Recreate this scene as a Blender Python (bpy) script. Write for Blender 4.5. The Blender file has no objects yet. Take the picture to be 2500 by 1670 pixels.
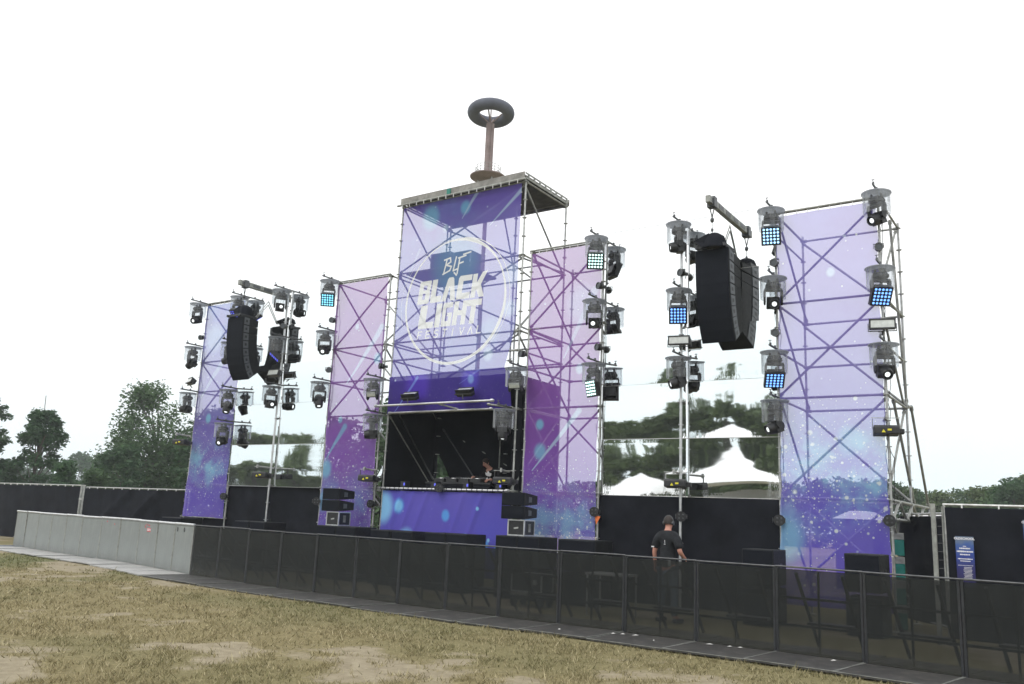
import bpy, bmesh, math, random
import numpy as np
from mathutils import Vector, Matrix, Euler

R = math.radians
sc = bpy.context.scene
COL = sc.collection

# ------------------------------------------------------------------ camera
CAM_LOC = Vector((13.944, -17.492, 1.75))
YAW, PITCH, ROLL = 0.603, 0.203, 0.045
fw = Vector((-math.sin(YAW) * math.cos(PITCH), math.cos(YAW) * math.cos(PITCH), math.sin(PITCH)))
rt = Vector((math.cos(YAW), math.sin(YAW), 0))
up = rt.cross(fw)
r2 = rt * math.cos(ROLL) + up * math.sin(ROLL)
u2 = -rt * math.sin(ROLL) + up * math.cos(ROLL)
cd = bpy.data.cameras.new('camera')
cd.sensor_width = 36.0
cd.lens = 36 * 2091.6 / 2500
cd.clip_start = 0.1
cd.clip_end = 3000
cam = bpy.data.objects.new('camera', cd)
COL.objects.link(cam)
cam.matrix_world = Matrix(((r2.x, u2.x, -fw.x, CAM_LOC.x), (r2.y, u2.y, -fw.y, CAM_LOC.y),
                           (r2.z, u2.z, -fw.z, CAM_LOC.z), (0, 0, 0, 1)))
sc.camera = cam

# ------------------------------------------------------------------ sky, sun, exposure
SUN_EL, SUN_ROT = R(52), R(200)
CLOUD = 8.4                       # radiance of the cloud cover, in the sky texture's units
world = bpy.data.worlds.new('World')
sc.world = world
world.use_nodes = True
wn, wl = world.node_tree.nodes, world.node_tree.links
sky = wn.new('ShaderNodeTexSky')
sky.sky_type = 'NISHITA'
sky.sun_disc = False
sky.sun_elevation = SUN_EL
sky.sun_rotation = SUN_ROT
sky.air_density = 1.0
sky.dust_density = 6.0
sky.ozone_density = 1.0
hs = wn.new('ShaderNodeHueSaturation')          # overcast: the blue of the clear sky is nearly gone
hs.inputs['Saturation'].default_value = 0.3
wl.new(sky.outputs[0], hs.inputs['Color'])
# bright even cloud layer in front of the clear sky, a little thinner and bluer towards the horizon
tc = wn.new('ShaderNodeTexCoord')
sz = wn.new('ShaderNodeSeparateXYZ')
wl.new(tc.outputs['Generated'], sz.inputs[0])
nz_ = wn.new('ShaderNodeTexNoise')
nz_.inputs['Scale'].default_value = 2.2
nz_.inputs['Detail'].default_value = 4
wl.new(tc.outputs['Generated'], nz_.inputs['Vector'])
ad = wn.new('ShaderNodeMath')
ad.operation = 'MULTIPLY_ADD'
wl.new(nz_.outputs[0], ad.inputs[0])
ad.inputs[1].default_value = 0.35
wl.new(sz.outputs[2], ad.inputs[2])
cr = wn.new('ShaderNodeValToRGB')
cr.color_ramp.elements[0].position = 0.12
cr.color_ramp.elements[0].color = (0.66, 0.775, 0.81, 1)
cr.color_ramp.elements[1].position = 0.48
cr.color_ramp.elements[1].color = (1, 1, 1, 1)
wl.new(ad.outputs[0], cr.inputs[0])
cm = wn.new('ShaderNodeVectorMath')
cm.operation = 'SCALE'
cm.inputs['Scale'].default_value = CLOUD
wl.new(cr.outputs[0], cm.inputs[0])
mx = wn.new('ShaderNodeMix')
mx.data_type = 'RGBA'
mx.inputs[0].default_value = 0.88
wl.new(hs.outputs[0], mx.inputs[6])
wl.new(cm.outputs[0], mx.inputs[7])
bg = wn['Background']
bg.inputs['Strength'].default_value = 0.15
wl.new(mx.outputs[2], bg.inputs['Color'])

sd = bpy.data.lights.new('sun', 'SUN')
sd.energy = 0.6
sd.angle = R(14)
sd.color = (1.0, 0.96, 0.9)
sun = bpy.data.objects.new('sun', sd)
COL.objects.link(sun)
# direction towards the sun (Nishita: rotation measured from +Y towards +X)
sdir = Vector((math.sin(SUN_ROT) * math.cos(SUN_EL), math.cos(SUN_ROT) * math.cos(SUN_EL), math.sin(SUN_EL)))
sun.rotation_euler = sdir.to_track_quat('Z', 'Y').to_euler()
sun.location = (0, -30, 60)

sc.view_settings.view_transform = 'Standard'
sc.view_settings.look = 'None'
sc.view_settings.gamma = 1
sc.view_settings.exposure = 0.28
sc.cycles.max_bounces = 8
sc.cycles.transparent_max_bounces = 32
sc.cycles.glossy_bounces = 4
sc.cycles.transmission_bounces = 6
sc.cycles.volume_bounces = 0
sc.cycles.caustics_reflective = False
sc.cycles.caustics_refractive = False
sc.cycles.use_denoising = True


# ------------------------------------------------------------------ helpers
def link(o, parent=None):
    COL.objects.link(o)
    if parent is not None:
        o.parent = parent
    return o


def tag(o, label=None, cat=None, group=None, kind=None):
    if label: o['label'] = label
    if cat: o['category'] = cat
    if group: o['group'] = group
    if kind: o['kind'] = kind
    return o


def thing(name, label, cat, loc=(0, 0, 0), rz=0.0, group=None):
    o = bpy.data.objects.new(name, None)
    o.empty_display_size = 0.2
    COL.objects.link(o)
    o.location = loc
    o.rotation_euler = (0, 0, rz)
    return tag(o, label, cat, group)


def copy_tree(o, parent=None):
    c = o.copy()
    COL.objects.link(c)
    c.parent = parent
    for ch in list(o.children):
        copy_tree(ch, c)
    return c


def frame_from(d):
    d = Vector(d).normalized()
    a = Vector((0, 0, 1)) if abs(d.z) < 0.9 else Vector((1, 0, 0))
    u = d.cross(a).normalized()
    return u, d.cross(u).normalized()


class MB:
    """collects shapes; build() links them as one mesh object"""
    def __init__(s):
        s.v, s.f, s.m = [], [], []
        s.mi = 0

    def add(s, vs, fs):
        o = len(s.v)
        s.v += [tuple(p) for p in vs]
        s.f += [tuple(i + o for i in f) for f in fs]
        s.m += [s.mi] * len(fs)
        return s

    def box(s, c, d, rot=None):
        c = Vector(c)
        vs = []
        for x in (-.5, .5):
            for y in (-.5, .5):
                for z in (-.5, .5):
                    p = Vector((x * d[0], y * d[1], z * d[2]))
                    if rot is not None: p = rot @ p
                    vs.append(c + p)
        return s.add(vs, [(0, 1, 3, 2), (4, 6, 7, 5), (0, 4, 5, 1), (2, 3, 7, 6), (0, 2, 6, 4), (1, 5, 7, 3)])

    def tube(s, p, q, r, n=8, r1=None, cap=True):
        p, q = Vector(p), Vector(q)
        if r1 is None: r1 = r
        u, w = frame_from(q - p)
        vs = []
        for k in range(n):
            a = 2 * math.pi * k / n
            d = u * math.cos(a) + w * math.sin(a)
            vs += [p + d * r, q + d * r1]
        fs = [(2 * k, 2 * ((k + 1) % n), 2 * ((k + 1) % n) + 1, 2 * k + 1) for k in range(n)]
        if cap:
            fs += [tuple(2 * k for k in range(n))[::-1], tuple(2 * k + 1 for k in range(n))]
        return s.add(vs, fs)

    def path(s, pts, r, n=6):
        for a, b in zip(pts[:-1], pts[1:]):
            s.tube(a, b, r, n)
        return s

    def lathe(s, c, prof, n=20, axis=(0, 0, 1)):
        c = Vector(c)
        ax = Vector(axis).normalized()
        u, w = frame_from(ax)
        vs = []
        for (r, z) in prof:
            for k in range(n):
                a = 2 * math.pi * k / n
                vs.append(c + ax * z + (u * math.cos(a) + w * math.sin(a)) * r)
        fs = []
        for i in range(len(prof) - 1):
            for k in range(n):
                k2 = (k + 1) % n
                fs.append((i * n + k, i * n + k2, (i + 1) * n + k2, (i + 1) * n + k))
        return s.add(vs, fs)

    def prism(s, pts, off):
        """closed prism: polygon pts (3D, planar) swept by off"""
        off = Vector(off)
        n = len(pts)
        vs = [Vector(p) for p in pts] + [Vector(p) + off for p in pts]
        fs = [tuple(range(n)), tuple(range(2 * n - 1, n - 1, -1))]
        fs += [(k, n + k, n + (k + 1) % n, (k + 1) % n) for k in range(n)]
        return s.add(vs, fs)

    def poly(s, pts):
        return s.add(pts, [tuple(range(len(pts)))])

    def ball(s, c, r, n=8, m=6, sq=(1, 1, 1)):
        c = Vector(c)
        prof = []
        vs = []
        for i in range(m + 1):
            t = math.pi * i / m
            for k in range(n):
                a = 2 * math.pi * k / n
                vs.append(c + Vector((math.sin(t) * math.cos(a) * r * sq[0], math.sin(t) * math.sin(a) * r * sq[1],
                                      math.cos(t) * r * sq[2])))
        fs = [(i * n + k, (i + 1) * n + k, (i + 1) * n + (k + 1) % n, i * n + (k + 1) % n) for i in range(m) for k in range(n)]
        return s.add(vs, fs)

    def build(s, name, mat, parent=None, smooth=False, bevel=0, loc=None):
        me = bpy.data.meshes.new(name)
        me.from_pydata(s.v, [], s.f)
        mats = mat if isinstance(mat, (list, tuple)) else [mat]
        for m in mats: me.materials.append(m)
        if len(mats) > 1: me.polygons.foreach_set('material_index', s.m)
        bm = bmesh.new()
        bm.from_mesh(me)
        bmesh.ops.remove_doubles(bm, verts=bm.verts, dist=1e-5)
        bmesh.ops.recalc_face_normals(bm, faces=bm.faces)
        if bevel:
            bmesh.ops.bevel(bm, geom=list(bm.edges), offset=bevel, segments=1, profile=0.5, affect='EDGES', clamp_overlap=True)
        if smooth:
            for f in bm.faces: f.smooth = True
        bm.to_mesh(me)
        bm.free()
        if smooth:
            try: me.set_sharp_from_angle(angle=R(40))
            except Exception: pass
        o = bpy.data.objects.new(name, me)
        if loc is not None: o.location = loc
        return link(o, parent)


def raw_mesh(name, verts, faces_n, mat, parent=None, k=4):
    """numpy quads/tris -> object"""
    me = bpy.data.meshes.new(name)
    nv, nf = len(verts), faces_n
    me.vertices.add(nv)
    me.vertices.foreach_set('co', np.asarray(verts, np.float32).ravel())
    me.loops.add(nf * k)
    me.loops.foreach_set('vertex_index', np.arange(nf * k, dtype=np.int32))
    me.polygons.add(nf)
    me.polygons.foreach_set('loop_start', np.arange(nf, dtype=np.int32) * k)
    me.polygons.foreach_set('loop_total', np.full(nf, k, np.int32))
    me.materials.append(mat)
    me.update(calc_edges=True)
    o = bpy.data.objects.new(name, me)
    return link(o, parent)


# ------------------------------------------------------------------ node helper
class NT:
    def __init__(s, name):
        s.m = bpy.data.materials.new(name)
        s.m.use_nodes = True
        s.n, s.l = s.m.node_tree.nodes, s.m.node_tree.links
        s.n.clear()
        s.out = s.n.new('ShaderNodeOutputMaterial')

    def put(s, sock, val):
        if hasattr(val, 'is_output'):
            s.l.new(val, sock)
        elif val is not None:
            if sock.type == 'RGBA' and len(val) == 3: val = tuple(val) + (1,)
            sock.default_value = val

    def node(s, t, ins=None, **p):
        n = s.n.new(t)
        for a, v in p.items(): setattr(n, a, v)
        for a, v in (ins or {}).items(): s.put(n.inputs[a], v)
        return n

    def math(s, op, a, b=None, c=None, clamp=False):
        n = s.n.new('ShaderNodeMath')
        n.operation = op
        n.use_clamp = clamp
        for i, v in enumerate((a, b, c)):
            if v is not None: s.put(n.inputs[i], v)
        return n.outputs[0]

    def vmath(s, op, a, b=None, scale=None, out=0):
        n = s.n.new('ShaderNodeVectorMath')
        n.operation = op
        s.put(n.inputs[0], a)
        if b is not None: s.put(n.inputs[1], b)
        if scale is not None: s.put(n.inputs['Scale'], scale)
        return n.outputs[out]

    def mix(s, f, a, b, blend='MIX'):
        n = s.n.new('ShaderNodeMix')
        n.data_type = 'RGBA'
        n.blend_type = blend
        s.put(n.inputs[0], f)
        s.put(n.inputs[6], a)
        s.put(n.inputs[7], b)
        return n.outputs[2]

    def ramp(s, f, stops, interp='LINEAR'):
        n = s.n.new('ShaderNodeValToRGB')
        n.color_ramp.interpolation = interp
        e = n.color_ramp.elements
        while len(e) < len(stops): e.new(0.5)
        for el, (p, c) in zip(e, stops):
            el.position = p
            el.color = tuple(c) + (1,) if len(c) == 3 else c
        s.put(n.inputs[0], f)
        return n.outputs[0]

    def noise(s, vec, scale, detail=3, rough=0.5, out=0):
        n = s.node('ShaderNodeTexNoise', {'Scale': scale, 'Detail': detail, 'Roughness': rough})
        if vec is not None: s.put(n.inputs['Vector'], vec)
        return n.outputs[out]

    def smooth(s, x, lo, hi, a=0.0, b=1.0):
        n = s.n.new('ShaderNodeMapRange')
        n.interpolation_type = 'SMOOTHSTEP'
        for i, v in enumerate((x, lo, hi, a, b)): s.put(n.inputs[i], v)
        return n.outputs[0]

    def principled(s, col, rough=0.5, metal=0.0, **kw):
        n = s.n.new('ShaderNodeBsdfPrincipled')
        s.put(n.inputs['Base Color'], col)
        s.put(n.inputs['Roughness'], rough)
        s.put(n.inputs['Metallic'], metal)
        for a, v in kw.items(): s.put(n.inputs[a.replace('_', ' ')], v)
        return n.outputs[0]

    def done(s, shader):
        s.l.new(shader, s.out.inputs['Surface'])
        return s.m


def basic(name, col, rough=0.6, metal=0.0, var=0.25, scale=6.0, bump=0.0, bscale=40.0, spec=0.5, alt=None):
    """a surface with a little wear: two noise octaves vary the base colour and the roughness"""
    t = NT(name)
    pos = t.node('ShaderNodeTexCoord').outputs['Object']
    n1 = t.noise(pos, scale, 5, 0.6)
    dark = tuple(c * (1 - var) for c in col)
    lite = alt if alt else tuple(min(1, c * (1 + var)) for c in col)
    c = t.ramp(n1, [(0.3, dark), (0.7, lite)])
    rr = t.math('MULTIPLY_ADD', t.noise(pos, scale * 2.3, 3), 0.25, rough - 0.12)
    kw = {'Specular_IOR_Level': spec}
    if bump:
        b = t.node('ShaderNodeBump', {'Strength': bump, 'Distance': 0.01, 'Height': t.noise(pos, bscale, 4, 0.6)})
        kw['Normal'] = b.outputs[0]
    return t.done(t.principled(c, rr, metal, **kw))


def emissive(name, col, strength):
    t = NT(name)
    return t.done(t.principled((0.02, 0.02, 0.03), 0.3, 0, Emission_Color=col, Emission_Strength=strength))


def sheer(name, col, alpha, rough=0.6, transl=0.3, tint=(1, 1, 1), var=0.15, scale=3.0):
    """woven or perforated sheet: part of the light goes straight through the holes"""
    t = NT(name)
    pos = t.node('ShaderNodeTexCoord').outputs['Object']
    n1 = t.noise(pos, scale, 4, 0.6)
    c = t.ramp(n1, [(0.3, tuple(x * (1 - var) for x in col)), (0.7, tuple(min(1, x * (1 + var)) for x in col))])
    d = t.node('ShaderNodeBsdfDiffuse', {'Color': c}).outputs[0]
    tr = t.node('ShaderNodeBsdfTranslucent', {'Color': c}).outputs[0]
    body = t.node('ShaderNodeMixShader', {0: transl, 1: d, 2: tr}).outputs[0]
    tp = t.node('ShaderNodeBsdfTransparent', {'Color': tint}).outputs[0]
    return t.done(t.node('ShaderNodeMixShader', {0: 1 - alpha, 1: body, 2: tp}).outputs[0])


def clear_plastic(name, tint=(0.93, 0.95, 0.97), body=0.1, bodycol=(0.8, 0.83, 0.87)):
    t = NT(name)
    tp = t.node('ShaderNodeBsdfTransparent', {'Color': tint}).outputs[0]
    gl = t.node('ShaderNodeBsdfGlossy', {'Color': (1, 1, 1), 'Roughness': 0.12}).outputs[0]
    df = t.node('ShaderNodeBsdfTranslucent', {'Color': bodycol}).outputs[0]
    df2 = t.node('ShaderNodeBsdfDiffuse', {'Color': bodycol}).outputs[0]
    fr = t.node('ShaderNodeLayerWeight', {'Blend': 0.2}).outputs['Fresnel']
    a = t.node('ShaderNodeMixShader', {0: 0.5, 1: df, 2: df2}).outputs[0]
    pos = t.node('ShaderNodeTexCoord').outputs['Object']
    streak = t.node('ShaderNodeMapping', {'Vector': pos, 'Scale': (9, 9, 1.2)}).outputs[0]
    dirt = t.math('MULTIPLY', t.smooth(t.noise(streak, 1.0, 3), 0.4, 0.75), body * 1.6)
    dirt = t.math('ADD', dirt, body * 0.6)
    fc = t.node('ShaderNodeLayerWeight', {'Blend': 0.5}).outputs['Facing']
    dirt = t.math('ADD', dirt, t.math('MULTIPLY', t.math('POWER', fc, 5.0), 0.6), clamp=True)
    b = t.node('ShaderNodeMixShader', {0: dirt, 1: tp, 2: a}).outputs[0]
    return t.done(t.node('ShaderNodeMixShader', {0: t.math('MULTIPLY', fr, 0.35), 1: b, 2: gl}).outputs[0])


M = {}
M['galv'] = basic('galvanised_steel', (0.42, 0.43, 0.42), 0.45, 0.55, 0.3, 9)
M['galv_dull'] = basic('weathered_steel', (0.30, 0.31, 0.29), 0.55, 0.45, 0.35, 7)
M['alu'] = basic('aluminium', (0.62, 0.63, 0.64), 0.35, 0.75, 0.18, 8)
M['black'] = basic('black_paint', (0.022, 0.024, 0.028), 0.5, 0, 0.4, 8)
M['black_plastic'] = basic('black_plastic', (0.018, 0.019, 0.022), 0.42, 0, 0.4, 14)
M['black_wood'] = basic('textured_black_cabinet', (0.016, 0.018, 0.021), 0.65, 0, 0.35, 18, 0.4, 160, spec=0.25)
M['grey_paint'] = basic('grey_cabinet_side', (0.10, 0.112, 0.125), 0.5, 0, 0.2, 10)
M['grille'] = basic('speaker_grille', (0.010, 0.012, 0.018), 0.8, 0, 0.3, 60, 0.5, 220, spec=0.12)
M['cloth_black'] = basic('black_stage_cloth', (0.013, 0.0145, 0.020), 0.95, 0, 0.35, 1.6, 0.35, 260, spec=0.15)
M['steel_dark'] = basic('dark_hardware', (0.10, 0.105, 0.11), 0.45, 0.6, 0.3, 12)
M['white_print'] = sheer('white_print', (0.95, 0.975, 0.99), 0.88, 0.6, 0.35, var=0.01)
M['white_print_solid'] = basic('white_ink', (0.8, 0.8, 0.82), 0.7, 0, 0.05)
M['lid'] = sheer('grey_rain_lid', (0.40, 0.425, 0.46), 0.80, 0.5, 0.5, var=0.2, scale=9)
M['dome'] = clear_plastic('clear_rain_dome', body=0.22, bodycol=(0.74, 0.77, 0.80))
M['lens'] = basic('lens_glass', (0.05, 0.06, 0.07), 0.12, 0.0, 0.1)
M['lens_lit'] = emissive('lit_lens', (0.95, 1.0, 1.0), 1.2)
M['led_blue'] = emissive('led_blue', (0.16, 0.38, 1.0), 2.0)
M['led_pale'] = emissive('led_pale_blue', (0.34, 0.64, 1.0), 2.2)
M['led_cyan'] = emissive('led_cyan', (0.20, 0.70, 0.98), 2.2)
M['led_mint'] = emissive('led_mint', (0.62, 1.0, 0.94), 2.4)
M['led_violet'] = emissive('led_violet', (0.12, 0.14, 0.85), 0.9)
M['yellow'] = basic('yellow_sticker', (0.75, 0.68, 0.04), 0.5, 0, 0.1)
M['red'] = basic('red_sticker', (0.6, 0.03, 0.06), 0.5, 0, 0.1)
M['white'] = basic('white_plastic', (0.75, 0.76, 0.77), 0.5, 0, 0.08)
M['tape_white'] = basic('white_tie', (0.8, 0.8, 0.8), 0.7, 0, 0.1)
M['frosted'] = basic('strobe_glass', (0.55, 0.58, 0.56), 0.15, 0.2, 0.15, 10)
M['plank'] = basic('grey_deck_planks', (0.26, 0.255, 0.24), 0.8, 0.1, 0.35, 5, 0.3, 30)
M['ply_dark'] = basic('deck_underside', (0.07, 0.072, 0.075), 0.85, 0, 0.35, 4)
M['rust'] = basic('hazed_rusty_steel', (0.26, 0.205, 0.20), 0.85, 0.1, 0.25, 1.2)  # paler than the bare steel: haze over the far tower put into the colour
M['torus'] = basic('hazed_dark_ring_cladding', (0.10, 0.11, 0.145), 0.7, 0.1, 0.25, 0.8)  # lightened too, the veil of haze is part of this colour
M['teal'] = basic('green_crate', (0.015, 0.20, 0.16), 0.5, 0, 0.15)
M['cable'] = basic('rubber_cable', (0.02, 0.02, 0.022), 0.6)
M['skin'] = basic('skin', (0.56, 0.27, 0.20), 0.55, 0, 0.12, 12)
M['skin_dj'] = basic('skin_pale', (0.50, 0.27, 0.21), 0.55, 0, 0.12, 12)
M['shirt'] = basic('black_tshirt', (0.024, 0.026, 0.030), 0.9, 0, 0.35, 8, 0.5, 50, spec=0.2)
M['hoodie'] = basic('black_sweater', (0.016, 0.016, 0.019), 0.9, 0, 0.35, 8, 0.5, 50, spec=0.2)
M['jeans'] = basic('faded_jeans', (0.10, 0.13, 0.17), 0.9, 0, 0.4, 9, 0.4, 60, spec=0.2)
M['hair'] = basic('short_dark_hair', (0.035, 0.028, 0.025), 0.75, 0, 0.3, 40, 0.8, 120)
M['hair_dj'] = basic('dark_hair', (0.028, 0.02, 0.017), 0.75, 0, 0.3, 40, 0.8, 120)
M['tent'] = basic('white_tent_cloth', (0.86, 0.87, 0.88), 0.7, 0, 0.05, 1)
M['tent_wall'] = basic('grey_tent_wall', (0.55, 0.56, 0.57), 0.8, 0, 0.2, 0.6)
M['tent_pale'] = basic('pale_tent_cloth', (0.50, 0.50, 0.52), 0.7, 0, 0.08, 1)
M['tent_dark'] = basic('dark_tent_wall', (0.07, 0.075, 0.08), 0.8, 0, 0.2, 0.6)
M['paper'] = basic('paper_scrap', (0.55, 0.55, 0.53), 0.8, 0, 0.08)
M['orange'] = basic('orange_cloth', (0.8, 0.2, 0.06), 0.8, 0, 0.1)


def perforated(name, col, alpha, metal=0.3, var=0.3):
    t = NT(name)
    pos = t.node('ShaderNodeTexCoord').outputs['Object']
    n1 = t.noise(pos, 1.7, 5, 0.65)
    st = t.node('ShaderNodeMapping', {'Vector': pos, 'Scale': (14, 14, 0.8)}).outputs[0]
    n2 = t.noise(st, 1.0, 3)
    f = t.math('MULTIPLY_ADD', n2, 0.4, t.math('MULTIPLY', n1, 0.6))
    c = t.ramp(f, [(0.33, tuple(x * (1 - var) for x in col)), (0.68, tuple(min(1, x * (1 + var)) for x in col))])
    zz = t.node('ShaderNodeSeparateXYZ', {0: pos}).outputs[2]
    mud = t.math('MULTIPLY', t.smooth(t.math('ADD', zz, t.math('MULTIPLY_ADD', t.noise(pos, 5, 5, .7), .5, -.1)), -.15, -.5), .32)
    mud = t.math('MAXIMUM', mud, t.math('MULTIPLY', t.smooth(t.noise(pos, 3.1, 6, .72), -.0 + .62, .72), .14))
    c = t.mix(mud, c, (0.12, 0.115, 0.09))
    p = t.principled(c, 0.6, metal, Specular_IOR_Level=0.2)
    tp = t.node('ShaderNodeBsdfTransparent', {'Color': (1, 1, 1)}).outputs[0]
    fc = t.node('ShaderNodeLayerWeight', {'Blend': 0.5}).outputs['Facing']
    hole = t.math('SUBTRACT', 1 - alpha, t.math('MULTIPLY', fc, .34), clamp=True)
    return t.done(t.node('ShaderNodeMixShader', {0: hole, 1: p, 2: tp}).outputs[0])


M['perf_black'] = perforated('black_perforated_sheet', (0.023, 0.026, 0.0255), 0.64, 0.0, 0.35)
M['perf_silver'] = perforated('silver_perforated_sheet', (0.32, 0.345, 0.34), 0.60, 0.25, 0.12)


# tread plates: scuffed, with a fine raised pattern
def tread(name, col, alt, metal):
    t = NT(name)
    pos = t.node('ShaderNodeTexCoord').outputs['Object']
    v = t.node('ShaderNodeTexVoronoi', {'Vector': pos, 'Scale': 28}).outputs['Distance']
    n = t.noise(pos, 2.2, 6, 0.65)
    d = t.smooth(t.noise(pos, 9, 4, 0.7), 0.52, 0.72)
    c = t.ramp(n, [(0.3, col), (0.75, alt)])
    c = t.mix(t.math('MULTIPLY', d, 0.35), c, (0.20, 0.18, 0.15))
    b = t.node('ShaderNodeBump', {'Strength': 0.5, 'Distance': 0.004, 'Height': v}).outputs[0]
    return t.done(t.principled(c, 0.5, metal, Normal=b))


M['tread_black'] = tread('black_tread_plate', (0.030, 0.030, 0.030), (0.075, 0.073, 0.07), 0.0)
M['tread_alu'] = tread('aluminium_tread_plate', (0.36, 0.36, 0.355), (0.52, 0.515, 0.50), 0.3)


# foil: mirror with small creases, strongest near the seams
def foil_mat():
    t = NT('mirror_foil')
    pos = t.node('ShaderNodeTexCoord').outputs['Object']
    a = t.node('ShaderNodeMapping', {'Vector': pos, 'Scale': (0.9, 1, 3.2)}).outputs[0]
    b = t.node('ShaderNodeMapping', {'Vector': pos, 'Scale': (3.6, 1, 1.1), 'Rotation': (0, R(22), 0)}).outputs[0]
    ed = t.node('ShaderNodeAttribute', attribute_name='edge').outputs['Fac']
    h = t.math('MULTIPLY', t.noise(a, 1.1, 1, 0.4), 0.0010)
    h2 = t.math('MULTIPLY', t.math('MULTIPLY', t.noise(b, 2.6, 3, 0.6), ed), 0.0016)
    bm = t.node('ShaderNodeBump', {'Strength': 0.75, 'Distance': 1.0, 'Height': t.math('ADD', h, h2)}).outputs[0]
    return t.done(t.principled((0.91, 0.93, 0.93), 0.022, 1.0, Normal=bm))


M['foil'] = foil_mat()


# printed mesh banners. UV = metres across, metres above ground
def print_mat(name, stops, blotch, alpha, fleck_band, fleck=0.6, glow=None, discs=(), streaks=(), transl=0.35, seed=0.0, fleck_scale=9.0):
    t = NT(name)
    uv = t.node('ShaderNodeUVMap').outputs[0]
    sep = t.node('ShaderNodeSeparateXYZ', {0: uv})
    z = sep.outputs[1]
    zz = t.math('MULTIPLY', z, 0.1)
    off = t.vmath('ADD', uv, (seed, seed * 1.7, 0))
    warp = t.noise(off, 0.7, 3, 0.55)
    base = t.ramp(t.math('ADD', zz, t.math('MULTIPLY_ADD', warp, 0.12, -0.06)), stops)
    bl = t.smooth(t.noise(off, 0.55, 4, 0.6), 0.42, 0.72)
    c = t.mix(t.math('MULTIPLY', bl, 0.75), base, blotch)
    lo, hi = fleck_band
    mid = (lo + hi) / 2
    half = (hi - lo) / 2
    dz = t.math('ABSOLUTE', t.math('SUBTRACT', z, t.math('MULTIPLY_ADD', t.noise(off, 0.8, 2), 0.9, mid - 0.45)))
    dens = t.smooth(dz, half * 1.5, half * 0.25)
    if glow:
        g = t.math('MULTIPLY', t.smooth(t.noise(off, 1.1, 5, 0.62), 0.40, 0.66), t.smooth(dz, half * 1.05, half * 0.1))
        c = t.mix(t.math('MULTIPLY', g, glow[1]), c, glow[0])
    # flecks of light in four sizes, thickest in the splash and thinning out above it
    low = t.math('MULTIPLY', t.smooth(z, hi + 1.0, hi - .4), 0.30)
    dtot = t.math('MAXIMUM', dens, low)
    for sc_, rad, amt, thr in ((fleck_scale * .7, 0.22, .9, 0.28), (fleck_scale, 0.24, 1.0, 0.10), (fleck_scale * 1.9, 0.28, 1.0, -.05), (fleck_scale * 4.2, 0.30, .9, 0.02)):
        v = t.node('ShaderNodeTexVoronoi', {'Vector': off, 'Scale': sc_, 'Randomness': 1.0})
        vc = t.node('ShaderNodeSeparateColor', {0: v.outputs['Color']})
        rr = t.math('MULTIPLY_ADD', vc.outputs[0], rad, .05)
        dot = t.smooth(v.outputs['Distance'], rr, t.math('MULTIPLY', rr, 0.45))
        keep = t.math('GREATER_THAN', dtot, t.math('ADD', vc.outputs[1], thr))
        c = t.mix(t.math('MULTIPLY', t.math('MULTIPLY', dot, keep), amt * fleck), c, (0.88, 0.95, 1.0))
    # sparse specks over the whole cloth
    v = t.node('ShaderNodeTexVoronoi', {'Vector': off, 'Scale': 2.6, 'Randomness': 1.0})
    scol = t.node('ShaderNodeSeparateColor', {0: v.outputs['Color']})
    sp = t.math('MULTIPLY', t.smooth(v.outputs['Distance'], 0.11, 0.05), t.math('GREATER_THAN', scol.outputs[2], 0.45))
    c = t.mix(t.math('MULTIPLY', sp, 0.6), c, (0.66, 0.78, 1.0))
    for (x, y, r, k, col) in discs:
        d = t.vmath('LENGTH', t.vmath('MULTIPLY', t.vmath('SUBTRACT', uv, (x, y, 0)), (1.0, 0.85, 1)), out=1)
        c = t.mix(t.math('MULTIPLY', t.smooth(d, r * 1.12, r * 0.45), k), c, col)
    for (x0, y0, x1, y1, w, k, col) in streaks:
        a = Vector((x0, y0, 0))
        ba = Vector((x1 - x0, y1 - y0, 0))
        pa = t.vmath('SUBTRACT', uv, tuple(a))
        hpar = t.math('DIVIDE', t.vmath('DOT_PRODUCT', pa, tuple(ba), out=1), ba.length_squared, clamp=True)
        d = t.vmath('LENGTH', t.vmath('SUBTRACT', pa, t.vmath('SCALE', tuple(ba), scale=hpar)), out=1)
        wid = t.math('MULTIPLY_ADD', hpar, w, w * 0.25)
        c = t.mix(t.math('MULTIPLY', t.smooth(d, wid, t.math('MULTIPLY', wid, 0.3)), k), c, col)
    d = t.node('ShaderNodeBsdfDiffuse', {'Color': c}).outputs[0]
    tr = t.node('ShaderNodeBsdfTranslucent', {'Color': c}).outputs[0]
    body = t.node('ShaderNodeMixShader', {0: transl, 1: d, 2: tr}).outputs[0]
    if alpha >= 1: return t.done(body)
    tp = t.node('ShaderNodeBsdfTransparent', {'Color': (1, 1, 1)}).outputs[0]
    return t.done(t.node('ShaderNodeMixShader', {0: 1 - alpha, 1: body, 2: tp}).outputs[0])


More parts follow.
